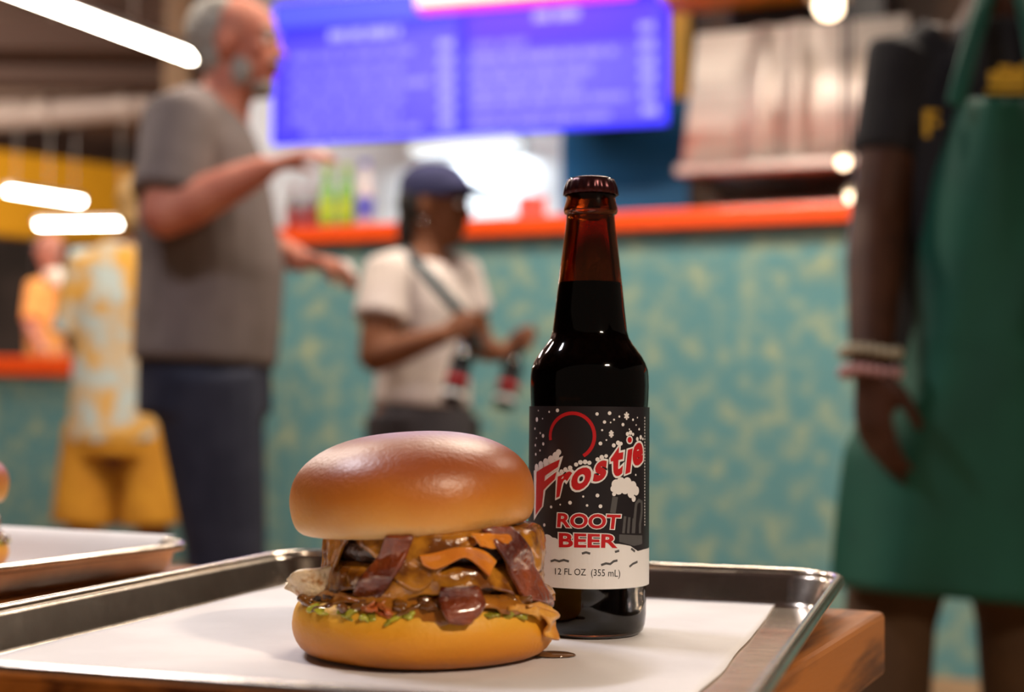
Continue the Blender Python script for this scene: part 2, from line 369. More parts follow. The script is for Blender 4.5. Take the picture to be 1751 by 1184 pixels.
pendant(1418, 8, 4.9, .05, 'warm round pendant lamp above the steel hood')
pendant(1443, 277, 4.75, .022, 'small warm lamp at the lower lip of the hood')
pendant(1456, 336, 4.45, .018, 'small warm lamp just above the orange counter top')
# ---------------------------------------------------------------- table
TT = TRAY_Z - 0.0016
TANG = -0.445
e1 = Vector((math.cos(TANG), math.sin(TANG), 0)); e2 = Vector((math.sin(TANG), -math.cos(TANG), 0))
TC = onz(1514, 1046, TT)         # far right corner of the table top
tb = empty('wooden_table', (TC.x, TC.y, 0), 'brown plank table carrying the metal trays', 'table'); tb.rotation_euler.z = TANG
M_wood = mat('table_wood', (0.46, 0.16, 0.03), 0.42, col2=(0.085, 0.022, 0.006), scale=9, detail=9, lo=.43, hi=.60, stretch=(6, .55, 5), bump=.3, bscale=22, coat=.1)
pw = 0.142
for i in range(8):
    mk('plank', *boxv(-(i + 1) * pw + .003, -i * pw, -1.75 + random.uniform(-.004, .0), 0, TT - .036, TT, .003), M_wood, tb, False)
for y in (-.25, -1.5): mk('batten', *boxv(-8 * pw + .05, -.06, y - .05, y + .05, TT - .076, TT - .036, .003), M_wood, tb, False)
for x in (-.1, -8 * pw + .1):
    for y in (-.25, -1.5): mk('leg', *boxv(x - .035, x + .035, y - .035, y + .035, 0, TT - .076, .004), M_wood, tb, False)
# ---------------------------------------------------------------- sheet trays
def rrect(w, l, ins, r, z, k=7):
    """rounded rectangle loop, x 0..w, y 0..-l, inset by ins"""
    r = max(r - ins, .004); out = []
    for cx, cy, a0 in ((w - ins - r, -ins - r, 0), (ins + r, -ins - r, 90), (ins + r, -l + ins + r, 180), (w - ins - r, -l + ins + r, 270)):
        for i in range(k + 1):
            a = math.radians(a0 + 90 * i / k); out.append(Vector((cx + r * math.cos(a), cy + r * math.sin(a), z)))
    return out
M_alu = mat('sheet_aluminium', (0.74, 0.66, 0.57), 0.22, 1.0, col2=(0.56, 0.48, 0.40), scale=30, detail=8, lo=.3, hi=.7, bump=.10, bscale=90)
def tray(origin, ang, w, l, h, label):
    e = empty('sheet_tray', origin, label, 'tray', 'aluminium sheet trays'); e.rotation_euler.z = ang
    R = .035
    prof = [(.014, .0012), (.0115, .002), (.010, .0045), (.0045, h - .004), (.0035, h - .001)]
    loops = [rrect(w, l, .05, R + .03, .0012), rrect(w, l, .02, R, .0012)] + [rrect(w, l, i, R, z) for i, z in prof]
    loops += [rrect(w, l, i, R, z) for i, z in ((.0060, h - .005), (.0125, .0038), (.0145, .0004), (.02, 0), (.05, 0))]
    vs = [v for L_ in loops for v in L_]; n = len(loops[0]); fs = []
    for i in range(len(loops) - 1):
        for k in range(n): fs.append((i * n + k, i * n + (k + 1) % n, (i + 1) * n + (k + 1) % n, (i + 1) * n + k))
    fs.append(tuple(range(n))); fs.append(tuple((len(loops) - 1) * n + k for k in range(n)))
    mk('pan', vs, fs, M_alu, e, True)
    # rolled rim
    loops = []
    for k in range(10):
        a = 2 * math.pi * k / 10; loops.append(rrect(w, l, .0015 + .0032 * math.cos(a), R, h - .0028 + .0030 * math.sin(a)))
    vs = [v for L_ in loops for v in L_]; fs = []
    for i in range(10):
        for k in range(n): fs.append((i * n + k, i * n + (k + 1) % n, ((i + 1) % 10) * n + (k + 1) % n, ((i + 1) % 10) * n + k))
    mk('rolled_rim', vs, fs, M_alu, e, True)
    return e
TH = -0.3008
TO = Vector((-0.1453, 0.9436, TRAY_Z - .0012))
TRW, TRL, TRH = 0.3583, 0.4303, 0.0218
tray1 = tray(TO, TH, TRW, TRL, TRH, 'aluminium sheet tray under the burger and the tall soda bottle')
t2c = onz(352, 925, TRAY_Z + .0206)
a2 = -0.435
w2 = 0.33
O2 = Vector((t2c.x, t2c.y, TRAY_Z - .0012)) - Vector((math.cos(a2), math.sin(a2), 0)) * (w2 + .004) + Vector((math.sin(a2), -math.cos(a2), 0)) * (-.004)
tray2 = tray(O2, a2, w2, .36, TRH, 'aluminium sheet tray with white paper behind the big tray')
M_paper = mat('tray_paper', (0.72, 0.70, 0.71), 0.8, col2=(0.65, 0.63, 0.64), scale=14, detail=6, bump=.25, bscale=55)
def paper(origin, ang, x0, x1, y0, y1, label, seed, lift=0.0, back=0.0):
    e = []; nx, ny = 60, 70; vs = []; fs = []
    for j in range(ny + 1):
        for i in range(nx + 1):
            u, v = i / nx, j / ny; x = x0 + (x1 - x0) * u; y = y0 + (y1 - y0) * v
            n = noise.noise(Vector((x * 14 + seed, y * 9, 0))); n2 = noise.noise(Vector((x * 45, y * 40 + seed, 3)))
            z = .0019 + .0003 * n2 * .5 + max(0, n) * .0004
            x += (.0035 * noise.noise(Vector((seed, y * 14, 1))) - .004 * (2 * v - 1) ** 2) * (u > .99)
            if lift and u < .03: z += lift * (1 - u / .03) * (0.6 + .4 * noise.noise(Vector((y * 12, 0, 0))))
            if back and v < .10: t_ = 1 - v / .10; z += back * min(1, t_ * 1.6) ** 1.3; y += .012 * max(0, t_ - .4)
            vs.append(Vector((x, y, z)))
    for j in range(ny):
        for i in range(nx):
            a = j * (nx + 1) + i; fs.append((a, a + 1, a + nx + 2, a + nx + 1))
    o = mk('tray_liner', vs, fs, M_paper, None, True); o.location = origin; o.rotation_euler.z = ang; solid(o, .0002, 1)
    return tag(o, label, 'paper')
paper(TO, TH, .018, .323, -.016, -.408, 'white paper liner lying in the tray under the burger', 2.0, .0016)
paper(O2, a2, .018, w2 - .016, -.012, -.34, 'white paper liner in the tray behind the big tray', 5.0, 0, .0225)
FLOORZ = TRAY_Z + .0012      # top of the paper
# ---------------------------------------------------------------- bottles
BX, BY, BR = 0.03935, 0.7191, 0.0303
def yz(y): return (1084.7 - y) * (.229 / (1084.7 - 309))
PXM = F / BY
prof_px = [(1084, 80), (1083, 88), (1078, 93.5), (1068, 96.5), (1050, 98.3), (1030, 98.3), (1018, 97.6), (1012, 98.4), (990, 98.4), (700, 100), (690, 100.6), (668, 101.3), (652, 100.9), (640, 99.8), (628, 95.5), (617, 89.5), (606, 81.5), (597, 74.5), (586, 67.5), (574, 64), (540, 60), (491, 54.8), (440, 48.5), (400, 43.6), (378, 41.5), (373, 41.0), (371, 45), (367, 46.5), (362, 46.3), (350, 43), (340, 42), (322, 41), (312, 40)]
OUT = [(hw / PXM, max(0.0, yz(y))) for y, hw in prof_px]
OUT[0] = (OUT[0][0], 0.0)
M_glass = mat('amber_glass', (0.32, 0.095, 0.02), 0.06, trans=1.0, ior=1.5)
M_soda = mat('dark_soda', (0.004, 0.002, 0.0012), 0.7, spec=0.0)
M_cap = mat('cap_metal', (0.055, 0.014, 0.018), 0.28, 0.7)
def bottle_parts(e, seg=64, fill=491):
    th = .0024
    inn = [(max(r - (.0011 if z < .14 else th), .004), max(z, .0025)) for r, z in OUT]
    vs, fs = lathe([(0, .0006)] + OUT + [(OUT[-1][0] - th, OUT[-1][1])] + [(r, z) for r, z in reversed(inn[1:])] + [(0, .0030)], seg)
    mk('glass', vs, fs, M_glass, e)
    zf = yz(fill); liq = [(0, .0032)] + [(r + .0006 - .0004, z + .0) for r, z in inn[1:] if z < zf and z > .0024]
    # liquid meets the wall at the fill line
    for (r0, z0), (r1, z1) in zip(inn, inn[1:]):
        if z0 <= zf < z1: liq += [(r0 + (r1 - r0) * (zf - z0) / (z1 - z0) + .0002, zf), (0, zf)]
    mk('soda', *lathe(liq, seg), M_soda, e)
    def fl(a, r, z):
        k = 1.0
        if z < yz(316): k = 1 + .028 * math.cos(21 * a) * min(1, (yz(316) - z) / .004)
        return k
    ct = [(0, .229), (.0092, .2289), (.0112, .2284), (.0124, .2272), (.0130, .2256), (.0136, .2232), (.0139, yz(339)), (.0132, yz(339.5)), (.0125, .2245), (0, .2262)]
    mk('crown_cap', *lathe(ct, 126, fl), M_cap, e)
hero = empty('soda_bottle', (BX, BY, FLOORZ), 'tall amber glass root beer bottle with black snowy label beside the burger', 'bottle')
bottle_parts(hero, 96)
# ---- label: every print is laid out on the unrolled cylinder
th0 = math.atan2(-BY, -BX)     # the side that faces the camera
LR = .02985 + .0005
def lab(cx, cy):    # crop pixel -> (arc length, height) on the label; crop = 880..1140 x 680..1110 at 2.754
    px, py = 880 + cx / 2.754, 680 + cy / 2.754
    P = oncyl(px, py, (BX, BY), LR)
    a = math.atan2(P.y - BY, P.x - BX) - th0
    a = (a + math.pi) % (2 * math.pi) - math.pi
    return a * LR, P.z - FLOORZ
def wrap(s, z, off):
    a = th0 + s / LR; r = LR + off
    return Vector((r * math.cos(a), r * math.sin(a), z))
def printed(name, vs2, fs, m, off, parent=None):
    """flat outline in (s,z) -> cut into narrow strips and wrapped on the bottle"""
    bm = bmesh.new(); vv = [bm.verts.new((v[0], 0, v[1])) for v in vs2]
    for f in fs:
        try: bm.faces.new([vv[i] for i in f])
        except ValueError: pass
    xs = [v[0] for v in vs2]; x = math.ceil(min(xs) / .002) * .002
    while x < max(xs):
        bmesh.ops.bisect_plane(bm, geom=bm.verts[:] + bm.edges[:] + bm.faces[:], plane_co=(x, 0, 0), plane_no=(1, 0, 0), dist=1e-7); x += .002
    bm.verts.index_update()
    o = mk(name, [wrap(v.co.x, v.co.z, off) for v in bm.verts], [[v.index for v in f.verts] for f in bm.faces], m, parent or hero, False)
    bm.free(); return o
ML_black = mat('label_black', (0.016, 0.014, 0.018), .35); ML_white = mat('label_white', (.80, .79, .80), .45); ML_red = mat('label_red', (.52, .012, .018), .4)
ML_ink = mat('label_ink', (.02, .02, .022), .4); ML_grey = mat('label_grey', (.09, .09, .095), .4)
zt_, zb_ = lab(345, 42)[1], lab(370, 906)[1]
HL = 0.062          # half length of the label around the bottle
n = 90
vs = [];
for i in range(n + 1): s = -HL + 2 * HL * i / n; vs += [wrap(s, zb_, 0), wrap(s, zt_, 0)]
label_o = mk('label', vs, [(2 * i, 2 * i + 2, 2 * i + 3, 2 * i + 1) for i in range(n)], ML_black, hero); label_o['label'] = 'black printed label with red lettering and snow'
def poly(name, pts, m, off): # closed outline in crop pixels
    q = [lab(*p) for p in pts]; bm = bmesh.new(); vv = [bm.verts.new((a, 0, b)) for a, b in q]
    f = bm.faces.new(vv); bmesh.ops.triangulate(bm, faces=[f]); bm.verts.index_update()
    V = [(v.co.x, v.co.z) for v in bm.verts]; Fs = [[v.index for v in f.verts] for f in bm.faces]; bm.free()
    return printed(name, V, Fs, m, off, label_o)
def dots(name, pts, m, off, k=12):
    V, Fs = [], []
    for cx, cy, r in pts:
        s, z = lab(cx, cy); r = r / 2.754 / 3500; o = len(V)
        V += [(s + r * math.cos(2 * math.pi * i / k), z + r * math.sin(2 * math.pi * i / k)) for i in range(k)]; Fs.append(tuple(range(o, o + k)))
    return printed(name, V, Fs, m, off, label_o)
# snow bank
top = [(75, 690), (92, 684), (110, 681), (125, 668), (135, 650), (150, 644), (166, 649), (178, 660), (192, 662), (215, 676), (260, 690), (320, 686), (370, 694), (430, 688), (490, 690), (515, 694), (545, 700), (562, 712), (580, 724), (606, 716)]
tz = [lab(*p) for p in top]; zs = [p[1] for p in tz]
V = []; Fs = []
SS = [-HL + .0005] + [p[0] for p in tz] + [HL - .0005]; ZZ = [zs[0]] + zs + [zs[-1]]
for s, z in zip(SS, ZZ): V += [(s, zb_ + .0002), (s, z)]
printed('snow_bank', V, [(2 * i, 2 * i + 2, 2 * i + 3, 2 * i + 1) for i in range(len(SS) - 1)], ML_white, .00005, label_o)
def stroke(name, pts, w, m, off):
    q = [lab(*p) for p in pts]; V, Fs = [], []
    for i, (s, z) in enumerate(q):
        a = q[max(0, i - 1)]; b = q[min(len(q) - 1, i + 1)]; d = Vector((b[0] - a[0], b[1] - a[1])).normalized(); nx, nz = -d.y * w / 2, d.x * w / 2
        V += [(s + nx, z + nz), (s - nx, z - nz)]
    return printed(name, V, [(2 * i, 2 * i + 1, 2 * i + 3, 2 * i + 2) for i in range(len(q) - 1)], m, off, label_o)
for pts in ([(170, 772), (190, 766), (210, 772), (232, 766), (256, 773)], [(317, 736), (336, 730), (356, 736)], [(407, 790), (430, 782), (450, 785), (466, 772), (484, 768)], [(540, 798), (556, 784), (578, 774)], [(548, 712), (566, 726)], [(472, 728), (492, 722)], [(78, 712), (92, 714)], [(96, 752), (116, 760)]):
    stroke('snow_line', pts, .0011, ML_grey, .0001)
# snow dots and flakes
D_ = [(202, 61, 9), (163, 68, 5), (112, 62, 4), (132, 100, 4), (121, 168, 5), (105, 104, 11), (96, 147, 6), (134, 181, 9), (103, 192, 4), (98, 225, 6), (135, 219, 8), (120, 250, 5), (100, 268, 7), (388, 78, 8), (447, 74, 9), (493, 90, 5), (423, 116, 8), (468, 105, 5), (510, 128, 8), (412, 154, 5), (404, 217, 9), (432, 201, 4), (557, 105, 6), (540, 150, 4), (572, 130, 4), (586, 150, 6), (578, 95, 4), (390, 462, 9), (323, 467, 5), (261, 496, 9), (341, 509, 6), (404, 513, 9), (172, 516, 7), (140, 601, 8), (88, 594, 5), (106, 655, 7), (95, 440, 4), (98, 480, 4), (215, 505, 4), (452, 118, 4), (585, 245, 4), (570, 365, 5)]
dots('snow_dot', D_, ML_white, .00006)
for cx, cy, r in ((527, 87, 16), (455, 172, 15)):
    for k in range(3):
        a = math.pi * k / 3 + .5; stroke('snow_flake', [(cx - r * .75 * math.cos(a), cy - r * 1.15 * math.sin(a)), (cx + r * .75 * math.cos(a), cy + r * 1.15 * math.sin(a))], .0009, ML_white, .00007 + k * .00001)
    dots('snow_flake', [(cx, cy, 6)], ML_white, .00012)
# red ring behind the lettering
stroke('red_ring', [(272 + 104 * math.cos(a), 182 - 108 * math.sin(a)) for a in [math.radians(t) for t in range(-60, 200, 10)]], .0017, ML_red, .00008)
# mug of root beer with foam
for x0, y0, x1, y1, w in ((474, 468, 462, 545, .003), (520, 560, 512, 640, .0016), (540, 565, 534, 640, .0016), (560, 570, 556, 640, .0016)):
    stroke('mug_glass', [(x0, y0), (x1, y1)], w, ML_grey, .00006)
stroke('mug_handle', [(560, 640), (566, 560), (572, 500), (584, 486), (598, 492), (598, 540), (590, 600), (590, 640)], .002, ML_grey, .00007)
poly('mug_base', [(492, 645), (600, 650), (600, 690), (560, 700), (492, 680)], ML_grey, .00006)
foam = [(470 + 8, 410, 24), (500, 400, 24), (530, 402, 26), (556, 420, 26), (572, 440, 22), (520, 430, 26), (490, 436, 22), (548, 452, 22), (560, 478, 14), (466, 430, 16), (468, 455, 10)]
dots('mug_foam', foam, ML_white, .00009, 16)
# small print along the right edge
for k in range(36):
    y = 92 + k * 14.4; stroke('edge_print', [(612, y), (612, y + 8)], .0008, ML_white, .0001)
# lettering
_fc = {}
def glyphs(txt, offset):
    if (txt, offset) in _fc: return _fc[(txt, offset)]
    c = bpy.data.curves.new('t', 'FONT'); c.body = txt; c.size = 1; c.offset = offset; c.resolution_u = 4; c.fill_mode = 'FRONT'
    o = bpy.data.objects.new('t', c); COL.objects.link(o); bpy.context.view_layer.update()
    me = bpy.data.meshes.new_from_object(o.evaluated_get(bpy.context.evaluated_depsgraph_get()))
    V = [(v.co.x, v.co.y) for v in me.vertices]; Fs = [tuple(p.vertices) for p in me.polygons]
    bpy.data.objects.remove(o); bpy.data.curves.remove(c); bpy.data.meshes.remove(me); _fc[(txt, offset)] = (V, Fs); return V, Fs
def lettering(name, txt, quad, m, off, offset, base=None):
    V0, _ = glyphs(txt, base if base is not None else offset); V, Fs = glyphs(txt, offset)
    x0, x1 = min(v[0] for v in V0), max(v[0] for v in V0); y0, y1 = min(v[1] for v in V0), max(v[1] for v in V0)
    bl, br, tr, tl = quad; out = []
    for x, y in V:
        u, w = (x - x0) / (x1 - x0), (y - y0) / (y1 - y0)
        cx = (bl[0] * (1 - u) + br[0] * u) * (1 - w) + (tl[0] * (1 - u) + tr[0] * u) * w
        cy = (bl[1] * (1 - u) + br[1] * u) * (1 - w) + (tl[1] * (1 - u) + tr[1] * u) * w
        out.append(lab(cx, cy))
    return printed(name, out, Fs, m, off, label_o)
FR = [('F', (100, 555), (172, 452), (214, 292), (104, 352)), ('r', (196, 474), (236, 455), (278, 338), (204, 372)), ('o', (262, 448), (352, 424), (368, 318), (272, 344)),
      ('s', (366, 404), (428, 384), (438, 290), (384, 306)), ('t', (455, 378), (505, 366), (518, 226), (450, 240)), ('I', (520, 362), (543, 353), (555, 240), (532, 247)), ('e', (552, 330), (603, 312), (604, 206), (556, 222))]
for ch, *qd in FR:
    lettering('letter_outline', ch, qd, ML_white, .00012, .092, .042)
    lettering('letter', ch, qd, ML_red, .00018, .042)
dots('letter_outline', [(541, 200, 21)], ML_white, .00012); dots('letter', [(541, 200, 14)], ML_red, .00018)
caps = [(105, 330, 16), (125, 318, 17), (148, 305, 17), (172, 292, 17), (195, 275, 17), (208, 258, 13), (100, 350, 10), (206, 360, 9), (222, 350, 10), (240, 340, 10), (262, 332, 10), (290, 316, 9), (310, 306, 10), (332, 304, 10), (352, 308, 9), (390, 292, 9), (410, 282, 10), (430, 276, 8), (466, 226, 9), (486, 214, 10), (500, 218, 8), (530, 172, 9), (544, 166, 10), (556, 174, 7), (576, 196, 9), (592, 188, 10), (602, 196, 6)]
dots('letter_snow', [(x, y, r * 1.1) for x, y, r in caps], ML_white, .00024)
for txt, qd in (('ROOT', ((200, 612), (492, 622), (500, 552), (204, 544))), ('BEER', ((209, 706), (484, 710), (487, 646), (209, 638)))):
    lettering('letter_outline', txt, qd, ML_white, .00012, .075, .03)
    lettering('letter', txt, qd, ML_red, .00018, .03)
lettering('letter', '12 FL OZ  (355 mL)', ((191, 843), (496, 856), (497, 812), (191, 804)), ML_ink, .00014, .0)
# ---------------------------------------------------------------- burger
def ramp_mat(name, axis_lo, axis_hi, cols, rough, bump, coat, sc=26):
    """colour by height on the bun (baked crust), with blotches"""
    m = bpy.data.materials.new(name); m.use_nodes = True; nt = m.node_tree; b = nt.nodes['Principled BSDF']
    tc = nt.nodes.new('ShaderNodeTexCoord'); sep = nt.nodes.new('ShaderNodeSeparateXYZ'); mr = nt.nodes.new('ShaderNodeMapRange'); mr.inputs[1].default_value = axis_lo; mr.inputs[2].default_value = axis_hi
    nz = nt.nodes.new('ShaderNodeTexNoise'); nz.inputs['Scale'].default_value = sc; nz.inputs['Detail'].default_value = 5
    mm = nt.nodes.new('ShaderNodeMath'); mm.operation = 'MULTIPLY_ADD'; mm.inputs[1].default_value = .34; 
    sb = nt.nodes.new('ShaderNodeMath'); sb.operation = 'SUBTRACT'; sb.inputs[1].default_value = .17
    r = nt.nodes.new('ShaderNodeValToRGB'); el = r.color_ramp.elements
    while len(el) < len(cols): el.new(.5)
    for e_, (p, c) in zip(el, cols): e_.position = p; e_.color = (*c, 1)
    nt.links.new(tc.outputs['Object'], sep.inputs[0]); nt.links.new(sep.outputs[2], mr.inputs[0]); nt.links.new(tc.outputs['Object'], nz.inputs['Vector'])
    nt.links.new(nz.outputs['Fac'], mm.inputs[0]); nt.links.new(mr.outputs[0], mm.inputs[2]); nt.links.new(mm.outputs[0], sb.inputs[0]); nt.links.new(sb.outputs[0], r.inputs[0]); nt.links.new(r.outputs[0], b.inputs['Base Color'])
    n2 = nt.nodes.new('ShaderNodeTexNoise'); n2.inputs['Scale'].default_value = 420; bp = nt.nodes.new('ShaderNodeBump'); bp.inputs['Strength'].default_value = bump; bp.inputs['Distance'].default_value = .0006
    nt.links.new(tc.outputs['Object'], n2.inputs['Vector']); nt.links.new(n2.outputs['Fac'], bp.inputs['Height']); nt.links.new(bp.outputs[0], b.inputs['Normal'])
    b.inputs['Roughness'].default_value = rough; b.inputs['Coat Weight'].default_value = coat; b.inputs['Coat Roughness'].default_value = .38
    b.inputs['Subsurface Weight'].default_value = .12; b.inputs['Subsurface Radius'].default_value = (.004, .002, .001); b.inputs['Subsurface Scale'].default_value = 1
    return m
GX, GY = -0.0400, 0.652
BUR = Vector((GX, GY, FLOORZ))
bur = empty('bacon_burger', BUR, 'tall bacon cheeseburger with glossy brioche bun standing in front of the bottle', 'burger')
M_top = ramp_mat('bun_top_crust', 0, .046, [(0.0, (.78, .50, .20)), (.16, (.72, .33, .06)), (.40, (.56, .18, .02)), (.66, (.36, .085, .012)), (1, (.23, .046, .010))], .42, .45, .25)
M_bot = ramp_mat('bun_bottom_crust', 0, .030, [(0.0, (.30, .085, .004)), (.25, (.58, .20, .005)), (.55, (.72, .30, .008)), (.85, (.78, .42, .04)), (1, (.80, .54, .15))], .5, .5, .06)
def bunfn(seed, amp):
    return lambda a, r, z: 1 + amp * noise.noise(Vector((math.cos(a) * 1.6 + seed, math.sin(a) * 1.6, z * 40))) + amp * .25 * noise.noise(Vector((math.cos(a) * 6 + seed, math.sin(a) * 6, z * 90)))
TR, THt = .0562, .0460
tp = [(0, .0025), (.55, .0018), (.80, .0005), (.90, .0002), (.955, .0022), (.985, .006), (.998, .011), (1.0, .016), (.985, .0215), (.95, .0268), (.89, .0316), (.80, .0360), (.68, .0400), (.52, .0432), (.34, .0451), (.17, .0459), (0, .046)]
tvs, tfs = lathe([(r * TR, z) for r, z in tp], 80, bunfn(3.1, .02))
tbun = mk('top_bun', tvs, tfs, M_top, bur); tbun['label'] = 'shiny browned top bun'
tbun.scale = (1, 1, .95); tbun.location = (-.0040, .001, .0575 - .0012); tbun.rotation_euler = (math.radians(1.5), math.radians(-3.6), 0)
sub = tbun.modifiers.new('s', 'SUBSURF'); sub.levels = 1; sub.render_levels = 1
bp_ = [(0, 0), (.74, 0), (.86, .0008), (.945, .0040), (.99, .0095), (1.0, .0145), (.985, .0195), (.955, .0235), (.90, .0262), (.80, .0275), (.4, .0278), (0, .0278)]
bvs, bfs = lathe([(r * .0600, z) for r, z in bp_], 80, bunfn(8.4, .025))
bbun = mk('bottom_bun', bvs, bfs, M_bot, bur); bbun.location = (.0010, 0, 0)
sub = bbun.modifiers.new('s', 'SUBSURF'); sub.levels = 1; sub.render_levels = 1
# ---- filling
SX, SY = .0055, -.002       # centre of the stack in burger space
M_patty = mat('seared_beef', (.030, .012, .007), .38, col2=(.085, .035, .018), scale=120, detail=6, bump=1.0, bscale=260, coat=.5)
M_cheese = mat('melted_cheese', (.50, .20, .014), .20, col2=(.17, .05, .005), scale=85, coat=.6, sss=.1, bump=.6, bscale=170)
M_sauce = mat('orange_sauce', (.78, .27, .025), .25, col2=(.62, .19, .018), scale=80, coat=.4, sss=.2, bump=.15, bscale=200)
M_bacon = mat('glazed_bacon', (.085, .012, .005), .16, col2=(.30, .06, .012), scale=70, detail=5, lo=.35, hi=.68, coat=.8, bump=.9, bscale=330)
M_green = mat('relish_green', (.40, .40, .03), .25, col2=(.24, .22, .02), scale=90, coat=.5, sss=.2)
M_tomato = mat('tomato_red', (.50, .085, .02), .2, col2=(.42, .13, .03), scale=120, coat=.6, sss=.2)
M_crisp = mat('crisp_egg', (.74, .58, .36), .35, col2=(.50, .24, .07), scale=210, detail=3, lo=.5, hi=.66, bump=1.0, bscale=240, coat=.3, sss=.15)
M_fried = mat('fried_strip', (.72, .36, .06), .35, col2=(.55, .22, .03), scale=80, coat=.3, bump=.4, bscale=150)
M_drip = mat('amber_drip', (.50, .20, .022), .15, col2=(.30, .10, .012), scale=45, coat=.6, sss=.2, bump=.2, bscale=110)
M_glaze = mat('pan_juice', (.20, .075, .012), .12, col2=(.11, .035, .008), scale=50, coat=.7, bump=.3, bscale=130)
def patty(z0, z1, R, seed, name='beef_patty'):
    h = z1 - z0
    pr = [(0, z0), (R * .85, z0), (R * .95, z0 + h * .12), (R, z0 + h * .4), (R, z0 + h * .65), (R * .95, z0 + h * .9), (R * .86, z1), (0, z1)]
    pr2 = []
    for a, b in zip(pr, pr[1:]): pr2 += [a, ((a[0] + b[0]) / 2, (a[1] + b[1]) / 2)]
    pr2.append(pr[-1])
    vs, fs = lathe(pr2, 120, lambda a, r, z: 1 + .03 * noise.noise(Vector((math.cos(a) * 2 + seed, math.sin(a) * 2, z * 60))) + .035 * noise.noise(Vector((math.cos(a) * 14, math.sin(a) * 14 + seed, z * 400))), (SX, SY, 0))
    return mk(name, vs, fs, M_patty, bur)
patty(.0290, .0415, .0475, 1.0); patty(.0430, .0560, .0470, 4.0)
def drape(name, R, z, bumps, base, off, m, seed, thick=.0016, slope=.15, lump=.0012):
    """melted sheet over a patty: flat on top, hanging down the side by an uneven length"""
    n, k = 150, 34; vs, fs = [], []
    for i in range(n):
        a = 2 * math.pi * i / n; d = base
        for a0, w, h in bumps:
            x = (math.degrees(a) - a0 + 180) % 360 - 180; d += h * math.exp(-(x / w) ** 2)
        d += .0022 * noise.noise(Vector((math.cos(a) * 5, math.sin(a) * 5, seed)))
        L_ = R + d
        for j in range(k + 1):
            s = L_ * (j / k) ** .8
            if s < R - .004: r, zz = s, z + off
            elif s < R + .002:
                t = (s - R + .004) / .006 * math.pi / 2; r, zz = R - .004 + (.004 + off) * math.sin(t), z + off - .004 + .004 * math.cos(t)
            else: r, zz = R + off + (s - R) * slope * .3, z - .002 - (s - R)
            q = noise.noise(Vector((math.cos(a) * r * 260, math.sin(a) * r * 260, zz * 200 + seed))); r += q * lump * (1 if s > R - .004 else 0)
            vs.append(Vector((SX + r * math.cos(a), SY + r * math.sin(a), zz + q * lump * .3)))
    for i in range(n):
        for j in range(k):
            A, B = i * (k + 1) + j, ((i + 1) % n) * (k + 1) + j
            if j == 0: fs.append((A, A + 1, B + 1))
            else: fs.append((A, A + 1, B + 1, B))
    o = mk(name, vs, fs, m, bur); solid(o, thick, 1); return o
drape('cheese_slice', .0475, .0415, [(-150, 14, .011), (-110, 18, .010), (-75, 16, .006), (-30, 22, .011), (90, 60, .007)], .002, .0010, M_cheese, 2.0)
drape('cheese_slice', .0470, .0560, [(-158, 12, .024), (-96, 17, .017), (-64, 13, -.0035), (-133, 9, -.003), (-20, 16, .012), (60, 30, .012), (130, 25, .008)], .0035, .0013, M_cheese, 9.0, .0018)
drape('pan_juice', .0515, .0278, [(-152, 20, .002), (-97, 9, .0085), (-84, 8, .0050), (-58, 12, .002), (60, 60, .004)], .0004, .0020, M_drip, 12.0, .0016, .6)
def ribbon(name, lp, rp, R, m, thick=.0028, wav=.0012, seed=0, n=22, k=8, Rr=None):
    """strip whose two long edges are given; it hugs the stack of radius R"""
    c = (GX + SX, GY + SY)
    def samp(P, t):
        x = t * (len(P) - 1); i = min(int(x), len(P) - 2); f = x - i
        p = [P[max(0, i - 1)], P[i], P[i + 1], P[min(len(P) - 1, i + 2)]]
        return tuple(.5 * ((2 * p[1][q]) + (-p[0][q] + p[2][q]) * f + (2 * p[0][q] - 5 * p[1][q] + 4 * p[2][q] - p[3][q]) * f * f + (-p[0][q] + 3 * p[1][q] - 3 * p[2][q] + p[3][q]) * f ** 3) for q in (0, 1))
    vs, fs = [], []
    for i in range(n + 1):
        t = i / n; a, b = samp(lp, t), samp(rp, t)
        for j in range(k + 1):
            u = j / k; px, py = a[0] + (b[0] - a[0]) * u, a[1] + (b[1] - a[1]) * u
            RR = R + ((Rr - R) * t if Rr else 0) if R else 0
            P = oncyl(px, py, c, RR) if R else W(px, py, Rr + .010 * (t - .3) ** 2 + .006 * (u - .5))
            o = Vector((P.x - c[0], P.y - c[1], 0)).normalized()
            w = wav * math.sin(t * 9 + seed + u * 2) + wav * .8 * noise.noise(Vector((t * 6, u * 3, seed)))
            vs.append(P + o * w - BUR)
    for i in range(n):
        for j in range(k):
            A = i * (k + 1) + j; fs.append((A, A + 1, A + k + 2, A + k + 1))
    o = mk(name, vs, fs, m, bur); solid(o, thick, 0); s_ = o.modifiers.new('s', 'SUBSURF'); s_.levels = 1; s_.render_levels = 1
    return o
ribbon('bacon_strip', [(662, 915), (645, 948), (622, 985), (603, 1016)], [(708, 918), (694, 952), (672, 996), (641, 1032)], .0515, M_bacon, .003, .0015, 1)
ribbon('bacon_strip', [(824, 905), (846, 938), (872, 980), (898, 1026)], [(872, 902), (904, 940), (924, 985), (940, 1038)], .0500, M_bacon, .0035, .0016, 4, Rr=.0545)
ribbon('bacon_strip', [(752, 1004), (749, 1032), (764, 1064)], [(820, 1004), (829, 1034), (806, 1070)], .0535, M_bacon, .0035, .0014, 7, Rr=.0600)
ribbon('sauce', [(716, 950), (745, 945), (775, 938), (805, 936), (832, 944), (850, 960)], [(722, 966), (742, 975), (764, 968), (790, 953), (814, 966), (836, 988)], .0515, M_sauce, .0026, .0006, 2)
